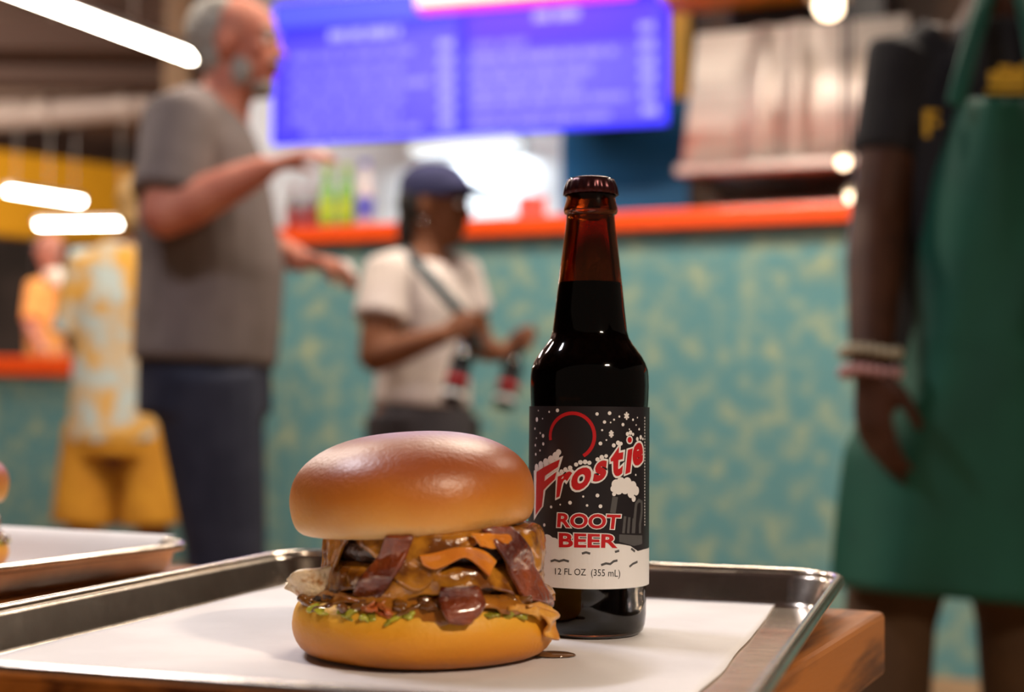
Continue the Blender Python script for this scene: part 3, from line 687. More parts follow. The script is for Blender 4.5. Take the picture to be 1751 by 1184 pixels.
ribbon('sauce', [(806, 912), (835, 912), (868, 914)], [(822, 934), (846, 940), (874, 930)], .0520, M_sauce, .0026, .0006, 5)
ribbon('fried_strip', [(900, 1036), (924, 1052), (934, 1074), (936, 1090)], [(926, 1030), (950, 1050), (954, 1060), (949, 1096)], .0580, M_fried, .0018, .0016, 3)
ribbon('fried_strip', [(868, 1044), (900, 1050), (925, 1062)], [(872, 1036), (915, 1038), (948, 1056)], .0560, M_fried, .0018, .0014, 8)
ribbon('crisp_egg', [(578, 962), (545, 971), (512, 976), (489, 988)], [(580, 1032), (545, 1035), (514, 1024), (490, 1004)], None, M_crisp, .0030, .0012, 2, 26, 14, Rr=.628)
def lumps(name, ctrs, r, m, seed):
    random.seed(seed); P = []
    for px, py, R in ctrs:
        c = oncyl(px, py, (GX + SX * .3, GY), R)
        for _ in range(3):
            d = Vector((random.uniform(-1, 1), random.uniform(-.6, .6), random.uniform(-.5, .5))) * r * .9
            P.append(ellv(c + d - BUR, (r * random.uniform(.6, 1.7), r * random.uniform(.5, .9), r * random.uniform(.25, .6)), Matrix.Rotation(random.uniform(-.5, .5), 3, 'Z') @ Matrix.Rotation(random.uniform(-.7, .7), 3, 'Y'), 16, 10))
    vs, fs = join(*P); vs = [v + noise.noise_vector(v * 420) * .0011 for v in vs]
    return mk(name, vs, fs, m, bur)
for k_, (px, py) in enumerate(((540, 1046), (560, 1050), (582, 1053), (605, 1055), (632, 1057), (688, 1054), (706, 1058), (842, 1054), (862, 1052), (888, 1050), (912, 1047))):
    lumps('relish_piece', [(px, py, .0560)], .0034, M_green, k_)
for k_, (px, py) in enumerate(((655, 1046), (672, 1052), (640, 1040))): lumps('tomato_piece', [(px, py, .0552)], .0028, M_tomato, 30 + k_)
for k_, (px, py) in enumerate(((530, 1030), (560, 1036), (600, 1038), (690, 1036), (720, 1038), (850, 1034), (880, 1028), (905, 1022))): lumps('grilled_onion', [(px, py, .0545)], .0040, M_glaze, 50 + k_)
for k_, (px, py) in enumerate(((925, 1030), (936, 1024), (574, 1012), (560, 1022), (545, 1026))): lumps('charred_bit', [(px, py, .0535)], .0016, M_patty, 70 + k_)
# sauce drop on the paper
random.seed(3)
q = onz(944, 1121, FLOORZ); dv, df = ellv((0, 0, 0), (.0108, .0075, .0013), None, 28, 8)
dv = [Vector((v.x * (1 + .15 * noise.noise(v * 90)), v.y, max(v.z, -.0002))) for v in dv]
o = mk('sauce_drop', dv, df, mat('drop_oil', (.16, .075, .03), .1, coat=.5), None); o.location = (q.x, q.y, FLOORZ + .0003); tag(o, 'small brown sauce drop on the white paper beside the burger', 'sauce')
# second burger on the other tray, only its bun edge shows
b2 = copy_tree(bur); b2.scale = (1, 1, .86); b2.location = W(-142, 829, .95); b2.location.z = FLOORZ; b2.rotation_euler.z = 2.5
b2['label'] = 'bacon burger standing on the tray behind the big tray'
# ---------------------------------------------------------------- things on the counter
def small_bottle(px, D_, h, r, cols, label, neck=.35):
    s = cs(px, D_); c = cl(s, D_, 1.505); e = empty('drink_bottle', c, label, 'bottle', 'drinks on the counter')
    pr = [(0, 0), (r * .85, 0), (r, .01), (r, h * .55), (r * .9, h * .63), (r * neck, h * .82), (r * neck, h * .92), (0, h * .92)]
    mk('body', *lathe(pr, 24), mat('drink_%s' % cols[0], cols[1], .15, trans=cols[3] if len(cols) > 3 else 0), e)
    mk('label_band', *lathe([(r * 1.01, h * .2), (r * 1.02, h * .21), (r * 1.02, h * .48), (r * 1.01, h * .49)], 24), mat('band_%s' % cols[0], cols[2], .4), e)
    mk('bottle_cap', *lathe([(0, h), (r * neck * 1.1, h), (r * neck * 1.15, h * .92), (0, h * .915)], 20), mat('cap_%s' % cols[0], cols[2], .4), e)
DK = ('cola', (.06, .008, .006), (.30, .02, .02)); GR = ('lime', (.20, .50, .05), (.42, .62, .03), .2); CB = ('clear', (.75, .72, .74), (.10, .12, .60), .2)
small_bottle(499, .2, .20, .030, DK, 'dark cola bottle with red band at the end of the counter row')
small_bottle(527, .2, .20, .030, DK, 'dark cola bottle with red band beside the green bottles')
small_bottle(556, .2, .27, .034, GR, 'green drink bottle beside the dark cola bottles', .5)
small_bottle(588, .2, .27, .034, GR, 'green drink bottle beside the clear bottle', .5)
small_bottle(620, .2, .28, .036, CB, 'clear drink bottle with blue band on the counter', .5)
s = cs(908, .25); tb_ = empty('napkin_box', cl(s, .25, 1.505), 'small red box with dark side on the orange counter top', 'box'); tb_.rotation_euler.z = CANG + .5
mk('box_body', *boxv(-.045, .045, -.045, .045, 0, .11, .008), mat('red_box', (.80, .10, .07), .4), tb_, False)
mk('box_lid', *boxv(-.048, .048, -.048, .048, .098, .112, .004), mat('red_box2', (.75, .12, .09), .4), tb_, False)
mk('dark_side', *boxv(-.049, -.046, -.04, .04, .01, .10), mat('black_side', (.02, .02, .03), .4), tb_, False)
# ---------------------------------------------------------------- people
def skinmat(name, c, c2): return mat(name, c, .6, col2=c2, scale=18, sss=.1, spec=.25)
def hand(wrist, d, n, s, curl=.6, k=1.0, spread=1.0):
    """palm and five bent fingers. d: along the hand, n: towards the palm side, s: thumb side"""
    d, n, s = Vector(d).normalized(), Vector(n).normalized(), Vector(s).normalized(); wrist = Vector(wrist); P = []
    P.append(tubev([wrist - d * .01 * k, wrist + d * .03 * k, wrist + d * .062 * k, wrist + d * .088 * k], [(.026 * k, .018 * k), (.034 * k, .016 * k), (.041 * k, .014 * k), (.040 * k, .012 * k)], 12, s))
    for i, (o, L_) in enumerate(((.031, .072), (.0105, .082), (-.0105, .076), (-.031, .060))):
        b = wrist + d * (.084 - .004 * abs(i - 1)) * k + s * o * k * spread; pts = [b]; an = 0; cur = b
        for f, st in ((.45, .55), (.32, .8), (.23, .7)):
            an += curl * st; cur = cur + (d * math.cos(an) + n * math.sin(an) + s * o * 1.2 * (spread - 1)) * L_ * f * k; pts.append(cur)
        P.append(tubev(pts, [.0095 * k, .009 * k, .0082 * k, .0070 * k], 8, s))
    b = wrist + d * .022 * k + s * .026 * k
    P.append(tubev([b, b + (d * .6 + s * .7 + n * .3).normalized() * .036 * k, b + (d * .6 + s * .7 + n * .3).normalized() * .036 * k + (d * .9 + s * .2 + n * .5).normalized() * .030 * k, b + (d * .6 + s * .7 + n * .3).normalized() * .036 * k + (d * .9 + s * .05 + n * .6).normalized() * .052 * k], [.0135 * k, .0115 * k, .010 * k, .008 * k], 8, n))
    return P
def head_parts(c, fwd, up, h):
    """c: centre of the head, h: chin to crown. Face along fwd"""
    B = basis(fwd, up); c = Vector(c); k = h / .235
    def L(x, y, z): return c + B @ (Vector((x, y, z)) * k)
    def R(*r): return tuple(q * k for q in r)
    P = [ellv(L(-.008, 0, .030), R(.098, .076, .088), B, 18, 12), ellv(L(.026, 0, -.035), R(.062, .058, .078), B, 16, 10), ellv(L(.052, 0, -.085), R(.030, .034, .030), B), ellv(L(-.03, 0, -.03), R(.06, .062, .06), B),
         ellv(L(.072, .0, .026), R(.018, .052, .012), B), ellv(L(.086, 0, -.002), R(.014, .010, .030), B), ellv(L(.098, 0, -.020), R(.015, .015, .012), B), ellv(L(.079, 0, -.052), R(.014, .025, .008), B), ellv(L(.077, 0, -.064), R(.013, .022, .008), B),
         ellv(L(.055, .042, -.012), R(.022, .020, .020), B), ellv(L(.055, -.042, -.012), R(.022, .020, .020), B)]
    for s in (-1, 1): P.append(ellv(L(-.012, s * .078, -.008), R(.018, .009, .032), B))
    return P, L, B, k
def face_bits(L, B, k, par, brow, iris=(.05, .03, .02)):
    for s in (-1, 1):
        e = ellv(L(.078, s * .031, .008), (.011 * k, .013 * k, .009 * k), B, 10, 7); o = mk('eye', *e, mat('eye_white', (.75, .72, .68), .3), par, True, True)
        mk('iris', *ellv(L(.087, s * .031, .008), (.0035 * k, .006 * k, .006 * k), B, 10, 6), mat('iris_dark', iris, .2), par, True, True)
        mk('eyebrow', *tubev([L(.089, s * .014, .026), L(.088, s * .032, .032), L(.076, s * .05, .027)], [.0045 * k] * 3, 6), brow, par, True, True)
    mk('mouth', *ellv(L(.091, 0, -.058), (.004 * k, .021 * k, .0028 * k), B, 10, 6), mat('lip_line', (.12, .03, .025), .5), par, True, True)
def person(px, D, label):
    q = W(px, 600, D); return empty('person', (q.x, q.y, 0), label, 'person')
def shoes(par, spots, fwd, m, L_=.27):
    f = Vector(fwd).normalized(); s = Vector((-f.y, f.x, 0))
    for x, y in spots:
        c = Vector((x, y, 0)); P = [tubev([c - f * .08 + Vector((0, 0, .045)), c + Vector((0, 0, .05)), c + f * .09 + Vector((0, 0, .038)), c + f * (L_ - .1) + Vector((0, 0, .028))], [(.036, .042), (.042, .048), (.046, .036), (.034, .024)], 12, s)]
        o = fuse('shoe', P, m, par, .008, 2)
        for v in o.data.vertices: v.co.z = max(v.co.z, .002)
# ======== grey-haired man
D = 3.25; par = person(355, D, 'grey-haired bearded man in grey t-shirt and jeans holding a napkin'); q = lambda x, y, dd=0.0: W(x, y, D + dd)
def g(px, z, dd=0.0): v = W(px, 707, D + dd); v.z = z; return v
MS = skinmat('skin_fair', (.54, .21, .14), (.45, .15, .10)); MJ = mat('denim', (.010, .013, .032), .8, col2=(.018, .022, .045), scale=12, bump=.3, bscale=80)
MT = mat('grey_tee', (.15, .12, .115), .9, col2=(.12, .095, .09), scale=8, bump=.25, bscale=30); MH = mat('grey_hair', (.36, .33, .29), .7, col2=(.22, .20, .17), scale=60)
fw = Vector((.98, -.12, .02))
hp, L, B, k = head_parts(q(408, 82), fw, (-.06, 0, 1), .24)
sh_n, sh_f = q(312, 222, -.19), q(372, 224, .20)
el_n, wr_n = q(276, 372, -.27), q(452, 289, -.24); el_f, wr_f = q(440, 418, .20), q(517, 446, .06)
body = hp + [tubev([q(405, 120), q(385, 165), q(372, 205)], [.058, .062, .075], 14),
    tubev([q(352, 650), q(356, 560), q(362, 460), q(352, 340), q(346, 250), q(355, 195)], [(.135, .165), (.145, .17), (.15, .175), (.135, .185), (.115, .185), (.07, .12)], 18, (1, 0, 0)),
    tubev([q(345, 215, -.1), sh_n, sh_n.lerp(el_n, .5), el_n], [.06, .062, .055, .046], 12), tubev([el_n, el_n.lerp(wr_n, .3), el_n.lerp(wr_n, .75), wr_n], [.047, .052, .040, .030], 12),
    tubev([q(360, 215, .1), sh_f, sh_f.lerp(el_f, .5), el_f], [.06, .06, .05, .043], 12), tubev([el_f, el_f.lerp(wr_f, .4), wr_f], [.043, .042, .029], 12)]
hips = [g(350, .88, -.09), g(362, .88, .09)]; kn = [g(388, .50, -.10), g(398, .50, .10)]; an = [g(385, .09, -.11), g(402, .09, .11)]
for i in (0, 1): body.append(tubev([hips[i], hips[i].lerp(kn[i], .5), kn[i], kn[i].lerp(an[i], .35), an[i]], [.10, .082, .06, .058, .04], 12))
body += hand(wr_n, wr_n and (q(530, 262, -.23) - wr_n), (.25, .2, -1), (.1, .9, .2), .45)
body += hand(wr_f, (q(560, 452, .05) - wr_f), (0, .3, -1), (0, -1, .2), .8)
fuse('body', body, MS, par, .0085, 3)
face_bits(L, B, k, par, MH)
fuse('hair', [ellv(L(-.045, 0, .035), (.078 * k, .080 * k, .085 * k), B, 16, 10), ellv(L(-.04, 0, .075), (.070 * k, .070 * k, .045 * k), B, 16, 10), ellv(L(-.045, 0, -.03), (.05 * k, .072 * k, .05 * k), B), ], MH, par, .008, 2)
fuse('beard', [ellv(L(.050, 0, -.093), (.036 * k, .038 * k, .026 * k), B), ellv(L(.020, .05, -.062), (.028 * k, .011 * k, .040 * k), B), ellv(L(.020, -.05, -.062), (.028 * k, .011 * k, .040 * k), B), ellv(L(.088, .016, -.042), (.012 * k, .02 * k, .008 * k), B), ellv(L(.088, -.016, -.042), (.012 * k, .02 * k, .008 * k), B)], MH, par, .007, 2)
fuse('t_shirt', [tubef([q(352, 622), q(356, 560), q(362, 460), q(352, 340), q(346, 260), q(352, 200), q(372, 172)], [(.160, .222), (.164, .208), (.167, .200), (.152, .20), (.135, .205), (.11, .16), (.07, .085)], 20, (1, 0, 0)),
    tubef([q(335, 200, -.08), sh_n + Vector((-.01, 0, .01)), sh_n.lerp(el_n, .45), sh_n.lerp(el_n, .80)], [.075, .083, .080, .078], 14), tubef([q(360, 205, .1), sh_f, sh_f.lerp(el_f, .4), sh_f.lerp(el_f, .68)], [.075, .08, .076, .074], 14)], MT, par, .011, 3)
jp = [tubef([q(354, 560), q(352, 610), g(352, .80)], [(.140, .168), (.148, .196), (.150, .205)], 18, (1, 0, 0))]
for i in (0, 1): jp.append(tubef([hips[i], hips[i].lerp(kn[i], .5), kn[i], kn[i].lerp(an[i], .5), an[i] + Vector((0, 0, -.04))], [.122, .104, .086, .078, .074], 14))
fuse('jeans', jp, MJ, par, .011, 3)
M_shoe = mat('dark_shoe', (.03, .028, .03), .5)
shoes(par, [(a.x, a.y) for a in an], (1, 0, 0), M_shoe)
def napkin(c, label, r=.035, seed=0, m=None):
    random.seed(seed); vs, fs = ellv((0, 0, 0), (r, r * .7, r * .8), None, 20, 14)
    vs = [v * (1 + .5 * noise.noise(v * 55 + Vector((seed, 0, 0)))) for v in vs]
    o = mk('napkin', vs, fs, m or mat('napkin_paper', (.8, .76, .78), .8), None); o.location = c; return tag(o, label, 'napkin')
napkin(q(580, 466, .045), 'crumpled white napkin in the lower hand of the grey-haired man', .036, 2)
napkin(q(546, 268, -.215), 'small white paper scrap in the raised hand of the grey-haired man', .018, 5)
# ======== woman with cap
D = 4.05; par = person(725, D, 'woman in navy cap and white t-shirt carrying two bottles'); q = lambda x, y, dd=0.0: W(x, y, D + dd)
def g(px, z, dd=0.0): v = W(px, 707, D + dd); v.z = z; return v
MS2 = skinmat('skin_brown', (.17, .062, .026), (.13, .045, .018)); MW = mat('white_tee', (.60, .53, .50), .9, col2=(.52, .45, .43), scale=7, bump=.25, bscale=25); MP = mat('charcoal_pants', (.042, .036, .042), .85, col2=(.03, .026, .032), scale=10)
MHD = mat('dark_hair', (.012, .009, .008), .6)
fw = Vector((.96, -.24, -.03)); sd_ = Vector((.36, .93, 0))
hp, L, B, k = head_parts(q(746, 355), fw, (.03, 0, 1), .235)
sn, sf = q(660, 470, -.13), q(788, 472, .13); en, wn = q(640, 612, -.20), q(756, 574, -.25); ef, wf = q(822, 596, .14), q(862, 606, .0)
body = hp + [tubev([q(738, 400), q(732, 430), q(728, 462)], [.05, .052, .06], 12),
    tubev([q(722, 735), q(724, 680), q(726, 600), q(728, 530), q(724, 470), q(728, 448)], [(.155, .12), (.15, .12), (.135, .105), (.15, .11), (.155, .085), (.08, .06)], 18, sd_),
    tubev([q(690, 465, -.07), sn, sn.lerp(en, .5), en], [.05, .055, .052, .045], 12), tubev([en, en.lerp(wn, .35), wn], [.045, .042, .027], 12),
    tubev([q(760, 465, .07), sf, sf.lerp(ef, .5), ef], [.05, .052, .047, .04], 12), tubev([ef, ef.lerp(wf, .35), wf], [.04, .037, .025], 12)]
hips = [g(690, .80, -.06), g(758, .80, .07)]; kn = [g(690, .44, -.08), g(762, .44, .08)]; an = [g(688, .08, -.08), g(764, .08, .08)]
for i in (0, 1): body.append(tubev([hips[i], hips[i].lerp(kn[i], .5), kn[i], kn[i].lerp(an[i], .35), an[i]], [.09, .08, .056, .052, .036], 12))
gr1, gr2 = q(801, 560, -.24), q(884, 600, .0)
body += hand(wn, gr1 - wn + Vector((0, 0, .01)), (.2, .9, -.4), (.1, .2, 1), 1.15, .9)
body += hand(wf, gr2 - wf + Vector((0, 0, .02)), (.2, .9, -.4), (.1, .2, 1), 1.15, .9)
fuse('body', body, MS2, par, .0085, 3)
face_bits(L, B, k, par, MHD)
fuse('hair', [ellv(L(-.045, 0, .01), (.072 * k, .08 * k, .085 * k), B), ellv(L(-.075, 0, -.06), (.04 * k, .05 * k, .075 * k), B), ellv(L(-.02, 0, .06), (.08 * k, .075 * k, .05 * k), B)], MHD, par, .008, 2)
MC = mat('navy_cap', (.022, .024, .085), .8, bump=.2, bscale=60)
cap = fuse('cap', [ellv(L(-.008, 0, .062), (.106 * k, .088 * k, .072 * k), B, 18, 12), ellv(L(-.008, 0, .036), (.108 * k, .09 * k, .03 * k), B, 18, 10), tubev([L(.06, 0, .052), L(.12, 0, .052), L(.168, 0, .034)], [(.074 * k, .013 * k), (.078 * k, .013 * k), (.056 * k, .011 * k)], 16, B @ Vector((0, 1, 0)))], MC, par, .008, 2)
mk('earring', *lathe([(.010, -.002), (.012, 0), (.010, .002), (.008, 0), (.010, -.002)], 16, None, tuple(L(-.01, -.09, -.05) - par.location)), mat('silver', (.8, .8, .8), .2, 1.0), par)
fuse('t_shirt', [tubef([q(722, 694), q(724, 650), q(726, 600), q(728, 530), q(724, 478), q(728, 446)], [(.17, .135), (.165, .13), (.152, .12), (.165, .125), (.168, .10), (.075, .065)], 20, sd_),
    tubef([q(690, 462, -.07), sn, sn.lerp(en, .35), sn.lerp(en, .55)], [.062, .070, .072, .076], 14), tubef([q(760, 462, .07), sf, sf.lerp(ef, .35), sf.lerp(ef, .55)], [.062, .068, .066, .068], 14)], MW, par, .010, 3)
jp = [tubef([q(722, 660), g(722, .72)], [(.160, .128), (.168, .138)], 18, sd_)]
for i in (0, 1): jp.append(tubef([hips[i], hips[i].lerp(kn[i], .5), kn[i], an[i]], [.112, .10, .085, .075], 14))
fuse('trousers', jp, MP, par, .011, 3)
sp_ = [q(690, 430, -.10), q(715, 452, -.17), q(760, 505, -.19), q(800, 545, -.165), q(826, 600, -.03)]
mk('shoulder_strap', *tubev(sp_, [(.016, .005)] * 5, 8, (0.3, 0, 1)), mat('teal_strap', (.03, .07, .09), .7), par, True, True)
shoes(par, [(a.x, a.y) for a in an], (.93, -.3, 0), M_shoe, .24)
# two bottles hanging from her hands
def held_bottle(topp, botp, label):
    d = (topp - botp).normalized(); e = empty('soda_bottle', botp, label, 'bottle', 'soda bottles carried by the woman in the cap')
    e.rotation_mode = 'QUATERNION'; e.rotation_quaternion = Vector((0, 0, 1)).rotation_difference(d)
    bottle_parts(e, 32)
    mk('label_band', *lathe([(.0299, .024), (.0306, .025), (.0306, .036), (.0299, .037)], 32), ML_white, e); mk('label_band', *lathe([(.0299, .037), (.0305, .0375), (.0305, .10), (.0299, .101)], 32), ML_black, e)
    mk('label_patch', *lathe([(.0300, .062), (.0309, .063), (.0309, .076), (.0300, .077)], 32), ML_red, e)
held_bottle(q(806, 545, -.235), q(772, 692, -.26), 'soda bottle hanging from the hand before the white shirt')
held_bottle(q(888, 576, .0), q(860, 700, -.03), 'soda bottle hanging from the outstretched hand of the woman')
# ======== person in tie-dye shirt and yellow shorts, seen from behind
D = 4.9; par = person(205, D, 'person in yellow and pale blue tie-dye shirt and yellow shorts, seen from behind'); q = lambda x, y, dd=0.0: W(x, y, D + dd)
def g(px, z, dd=0.0): v = W(px, 704, D + dd); v.z = z; return v
MTD = mat('tie_dye', (.62, .33, .055), .9, col2=(.44, .51, .49), scale=8.5, detail=2, lo=.42, hi=.55); MYS = mat('yellow_shorts', (.58, .27, .018), .85, col2=(.46, .20, .012), scale=9)
hp, L, B, k = head_parts(q(250, 356), (.35, .93, 0), (0, 0, 1), .23)
sl, sr_ = q(152, 446), q(284, 446); ell, elr = q(130, 580, .02), q(300, 590, .02); wl, wr = q(150, 640, .22), q(285, 640, .22)
body = hp + [tubev([q(248, 390), q(235, 415), q(222, 440)], [.055, .056, .07], 12), tubev([q(205, 760), q(206, 690), q(208, 600), q(214, 510), q(217, 455), q(222, 430)], [(.165, .12), (.155, .115), (.15, .11), (.165, .115), (.165, .095), (.08, .07)], 18, (1, 0, 0)),
    tubev([q(190, 440), sl, sl.lerp(ell, .5), ell], [.05, .056, .05, .043], 12), tubev([ell, wl], [.042, .028], 12), tubev([q(245, 440), sr_, sr_.lerp(elr, .5), elr], [.05, .056, .05, .043], 12), tubev([elr, wr], [.042, .028], 12)]
hips = [g(162, .75), g(252, .75)]; kn = [g(148, .42), g(266, .42)]; an = [g(150, .08), g(266, .08)]
for i in (0, 1): body.append(tubev([hips[i], hips[i].lerp(kn[i], .5), kn[i], kn[i].lerp(an[i], .35), an[i]], [.09, .08, .056, .054, .036], 12))
body += hand(wl, (.1, .8, .3), (0, .3, -1), (1, 0, .2), .5, .95); body += hand(wr, (-.1, .8, .3), (0, .3, -1), (-1, 0, .2), .5, .95)
fuse('body', body, skinmat('skin_tan', (.20, .085, .05), (.15, .06, .035)), par, .010, 3)
face_bits(L, B, k, par, MHD)
fuse('hair', [ellv(L(-.03, 0, .03), (.09 * k, .085 * k, .09 * k), B), ellv(L(-.06, 0, -.04), (.05 * k, .07 * k, .06 * k), B)], mat('blond_hair', (.42, .26, .10), .7), par, .010, 2)
fuse('t_shirt', [tubef([q(206, 756), q(206, 690), q(208, 600), q(212, 510), q(216, 455), q(222, 420)], [(.178, .15), (.17, .14), (.165, .13), (.175, .13), (.172, .11), (.08, .08)], 20, (1, 0, 0)),
    tubef([q(190, 438), sl, sl.lerp(ell, .45), sl.lerp(ell, .95)], [.065, .078, .085, .090], 14), tubef([q(245, 438), sr_, sr_.lerp(elr, .45), sr_.lerp(elr, .95)], [.065, .078, .085, .090], 14)], MTD, par, .011, 3)
jp = [tubef([q(206, 690), q(206, 740), g(206, .655)], [(.166, .13), (.172, .142), (.168, .142)], 18, (1, 0, 0))]
for i in (0, 1): jp.append(tubef([hips[i] + Vector((0, 0, .05)), hips[i] + Vector((0, 0, .01)), hips[i].lerp(kn[i], .5), kn[i]], [.05, .10, .108, .110], 16))
fuse('shorts', jp, MYS, par, .011, 3)
shoes(par, [(a.x, a.y) for a in an], (0, 1, 0), M_shoe)
# ======== person in green apron
D = 2.47; par = person(1650, D, 'person in black t-shirt and long green apron standing beside the table'); q = lambda x, y, dd=0.0: W(x, y, D + dd)
def g(px, z, dd=0.0): v = W(px, 722, D + dd); v.z = z; return v
MS4 = skinmat('skin_dark', (.062, .022, .010), (.045, .016, .008)); MB = mat('black_tee', (.009, .008, .010), .95, col2=(.013, .012, .014), scale=9, bump=.25, bscale=25); MK = mat('brown_trousers', (.10, .052, .022), .85, col2=(.075, .04, .018), scale=8)
MG = mat('green_apron', (.003, .062, .040), .75, col2=(.004, .078, .048), scale=6, bump=.3, bscale=18)
fw = Vector((-.15, -1, 0)); hp, L, B, k = head_parts(q(1718, -98), fw, (0, 0, 1), .24)
sa, sb_ = q(1548, 105), q(1868, 110); ea, wa = q(1500, 375, -.04), q(1488, 618, -.17); eb, wb = q(1925, 380, .03), q(1915, 610, -.1)
body = hp + [tubev([q(1720, -70), q(1715, -10), q(1710, 50)], [.058, .06, .08], 14), tubev([q(1650, 780), q(1665, 650), q(1690, 480), q(1704, 300), q(1708, 140), q(1712, 60)], [(.165, .12), (.16, .12), (.155, .12), (.175, .125), (.18, .10), (.09, .075)], 18, (1, 0, 0)),
    tubev([q(1600, 95), sa, sa.lerp(ea, .5), ea], [.06, .064, .056, .048], 12), tubev([ea, ea.lerp(wa, .3), ea.lerp(wa, .8), wa], [.048, .050, .040, .034], 12), tubev([q(1810, 95), sb_, sb_.lerp(eb, .5), eb], [.06, .062, .052, .043], 12), tubev([eb, eb.lerp(wb, .3), wb], [.043, .043, .029], 12)]
hips = [g(1580, .80), g(1715, .80)]; kn = [g(1520, .46, -.02), g(1745, .46, -.02)]; an = [g(1505, .09), g(1755, .09)]
for i in (0, 1): body.append(tubev([hips[i], hips[i].lerp(kn[i], .5), kn[i], kn[i].lerp(an[i], .35), an[i]], [.10, .082, .06, .058, .04], 12))
body += hand(wa, (.03, -.05, -1), (.9, .3, -.2), (.35, -.9, 0), .45, 1.2); body += hand(wb, (-.03, -.05, -1), (-.6, .5, -.2), (-.35, -.9, 0), .5, 1.02)
fuse('body', body, MS4, par, .0085, 3)
face_bits(L, B, k, par, MHD)
fuse('hair', [ellv(L(-.025, 0, .05), (.095 * k, .08 * k, .082 * k), B)], MHD, par, .010, 2)
tee = fuse('t_shirt', [tubef([q(1660, 720), q(1672, 600), q(1690, 480), q(1704, 300), q(1706, 150), q(1712, 50)], [(.178, .135), (.175, .135), (.17, .135), (.188, .14), (.19, .115), (.085, .085)], 20, (1, 0, 0)),
    tubef([q(1600, 90), sa, sa.lerp(ea, .35), sa.lerp(ea, .62) + Vector((-.003, 0, 0))], [.068, .076, .066, .062], 14), tubef([q(1810, 90), sb_, sb_.lerp(eb, .35), sb_.lerp(eb, .62)], [.068, .076, .066, .062], 14)], MB, par, .010, 3)
jp = [tubef([q(1655, 700), g(1650, .78)], [(.170, .125), (.175, .13)], 18, (1, 0, 0))]
for i in (0, 1): jp.append(tubef([hips[i], hips[i].lerp(kn[i], .5), kn[i], kn[i].lerp(an[i], .6), an[i] + Vector((0, 0, -.03))], [.118, .098, .078, .072, .07], 14))
fuse('trousers', jp, MK, par, .011, 3)
shoes(par, [(a.x, a.y) for a in an], (-.1, -1, 0), M_shoe)
# apron: a sheet wrapped round the front of the body, wider towards the hem
edge = [(168, 1628), (230, 1600), (300, 1576), (430, 1556), (560, 1546), (640, 1520), (700, 1480), (770, 1444), (860, 1432), (940, 1424), (1000, 1420)]
def eat(y):
    for (y0, x0), (y1, x1) in zip(edge, edge[1:]):
        if y <= y1: return x0 + (x1 - x0) * max(0, (y - y0) / (y1 - y0))
    return edge[-1][1]
n, k_ = 44, 46; vs, fs = [], []
for j in range(k_ + 1):
    t = j / k_
    for i in range(n + 1):
        u = i / n; y = 168 + t * 832 + 55 * u * max(0, t - .5) * 2
        cx = 1710 - 60 * max(0, min(1, (y - 480) / 350)); xl = eat(168 + t * 832); xr = 2 * cx - xl + (30 if t > .5 else 0)
        a = (u - .5) * 2; px = cx + (xr - xl) / 2 * math.sin(a * 1.25) / math.sin(1.25) + (xl + xr - 2 * cx) / 2
        dd = -.182 - .010 * t + .155 * (1 - math.cos(a * 1.25)) / (1 - math.cos(1.25)) + .030 * math.sin(a * 8 + t * 3 + math.sin(t * 5)) * max(0, t - .12) * (.4 + .6 * abs(a)) + .006 * noise.noise(Vector((a * 3, t * 4, 0)))
        vs.append(q(px, y, dd))
for j in range(k_):
    for i in range(n):
        A = j * (n + 1) + i; fs.append((A, A + 1, A + n + 2, A + n + 1))
ap = mk('apron', vs, fs, MG, par, True, True); solid(ap, .004); ap['label'] = 'long green bib apron'
for s_, px0 in ((-1, 1634), (1, 1786)):
    mk('apron_strap', *tubev([q(px0, 178, -.178), q(px0 + (18 if s_ < 0 else -12), 110, -.150), q(1672 if s_ < 0 else 1760, 40, -.105), q(1688 if s_ < 0 else 1748, -10, -.07), q(1694 if s_ < 0 else 1742, -30, .03), q(1718, -30, .07)], [(.016, .004)] * 6, 8, (1, 0, 0)), MG, par, True, True)
MYP = mat('yellow_print', (.62, .36, .02), .7)
def printblob(pts, dd): # yellow shirt print, thin patches lying on the cloth
    v, f = [], []
    for x0, y0, x1, y1 in pts:
        o = len(v); v += [q(x0, y1, dd), q(x1, y1, dd), q(x1, y0, dd), q(x0, y0, dd)]; f.append((o, o + 1, o + 2, o + 3))
    solid(mk('shirt_print', v, f, MYP, par, False, True), .002)
printblob([(1692, 122, 1712, 146), (1708, 112, 1730, 148), (1726, 116, 1748, 147), (1746, 110, 1770, 148), (1686, 152, 1770, 160)], -.146)
sa2 = oncyl(1590, 208, (q(1706, 208).x, q(1706, 208).y), .19)
printblob([(1580, 188, 1606, 198), (1580, 198, 1590, 234), (1596, 204, 1606, 216)], -.1235)
def bracelet(z_px, cc, m, label):
    c = wa + (q(1488, z_px, -.17) - q(1488, 618, -.17)); e = empty('bracelet', c, label, 'bracelet'); nb = 22
    for i in range(nb):
        a = 2 * math.pi * i / nb; mk('bead', *ellv((.046 * math.cos(a), .043 * math.sin(a), .004 * math.sin(a * 2)), (.0065, .0065, .0085), None, 8, 6), m, e)
bracelet(602, 0, mat('bead_cream', (.42, .38, .27), .4), 'cream beaded bracelet on the wrist of the person in the apron')
bracelet(636, 0, mat('bead_pink', (.55, .30, .30), .4), 'pink beaded bracelet nearest the hand of the person in the apron')
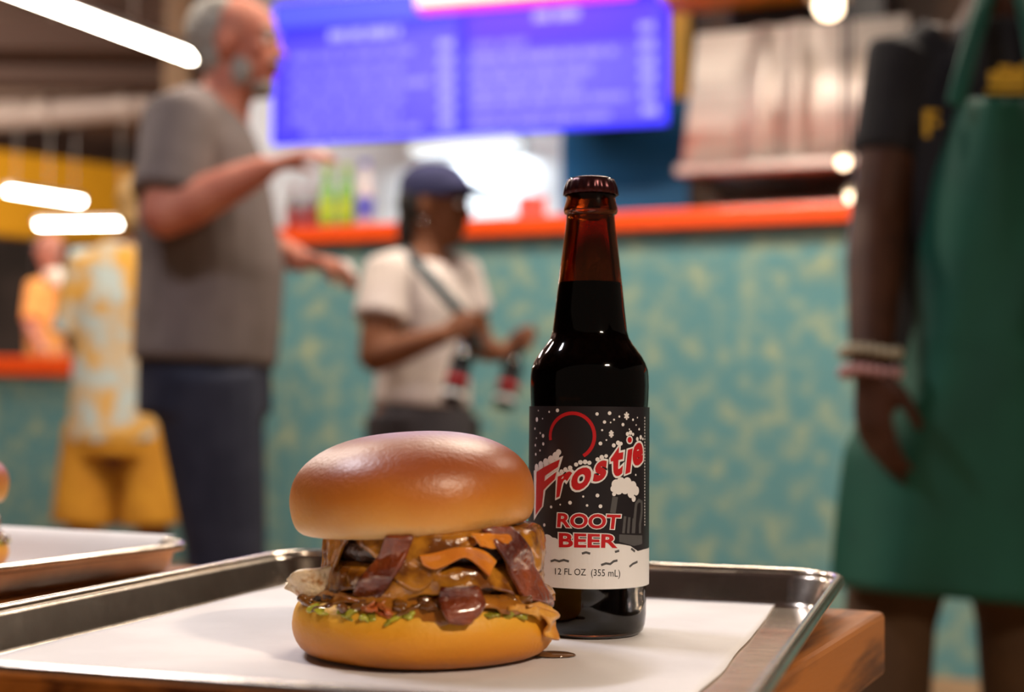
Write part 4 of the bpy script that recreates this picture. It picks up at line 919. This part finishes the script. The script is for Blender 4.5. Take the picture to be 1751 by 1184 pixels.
# ======== person behind the low counter
D = 8.78; par = person(88, D, 'person in orange top with pale collar leaning behind the low counter'); q = lambda x, y, dd=0.0: W(x, y, D + dd)
def g(px, z, dd=0.0): v = W(px, 702, D + dd); v.z = z; return v
hp, L, B, k = head_parts(q(86, 432), (.7, -.7, -.1), (0, 0, 1), .25)
MO = mat('orange_top', (.80, .36, .10), .8, col2=(.72, .30, .07), scale=6)
s1_, s2_ = q(62, 490, -.08), q(118, 490, .12); w1, w2_ = q(75, 598, -.30), q(120, 598, -.26); e1_, e2_ = q(52, 556, -.16), q(128, 552, -.02)
body = hp + [tubev([q(86, 450), q(90, 478)], [.055, .065], 12), tubev([g(88, .95), q(90, 600), q(92, 545), q(92, 495), q(92, 478)], [(.16, .12), (.15, .11), (.16, .115), (.17, .10), (.08, .07)], 16, (.7, .7, 0)),
    tubev([q(80, 490), s1_, e1_, w1], [.05, .055, .043, .028], 10), tubev([q(100, 490), s2_, e2_, w2_], [.05, .055, .043, .028], 10)]
for px in (70, 106): body.append(tubev([g(px, .95), g(px, .5), g(px, .08)], [.09, .06, .04], 10)); 
body += hand(w1, (.3, -.9, 0), (0, 0, -1), (1, 0, 0), .3) + hand(w2_, (.1, -.9, 0), (0, 0, -1), (-1, 0, 0), .3)
fuse('body', body, skinmat('skin_rosy', (.46, .20, .14), (.40, .16, .11)), par, .011, 3)
face_bits(L, B, k, par, MHD)
fuse('hair', [ellv(L(-.05, 0, .02), (.085 * k, .09 * k, .10 * k), B), ellv(L(-.07, 0, -.07), (.06 * k, .07 * k, .09 * k), B)], MHD, par, .012, 2)
fuse('top', [tubef([g(88, .90), q(90, 600), q(92, 545), q(92, 498), q(92, 482)], [(.18, .14), (.165, .125), (.172, .13), (.18, .115), (.075, .075)], 16, (.7, .7, 0)), tubef([q(80, 490), s1_, s1_.lerp(e1_, .9)], [.06, .068, .062], 10), tubef([q(100, 490), s2_, s2_.lerp(e2_, .9)], [.06, .068, .062], 10)], MO, par, .012, 3)
fuse('collar', [tubev([q(84, 470, -.06), q(98, 470, -.1), q(108, 474, -.06)], [.03, .045, .03], 10), tubev([q(98, 470, -.1), q(106, 492, -.13)], [.045, .02], 10)], mat('pale_collar', (.85, .78, .66), .7), par, .010, 2)
fuse('trousers', [tubev([g(px, .93), g(px, .5), g(px, .06)], [.105, .08, .07], 12) for px in (70, 106)] , mat('black_trousers', (.02, .02, .022), .8), par, .012, 2)
shoes(par, [(g(70, 0).x, g(70, 0).y), (g(106, 0).x, g(106, 0).y)], (.6, -.8, 0), M_shoe)
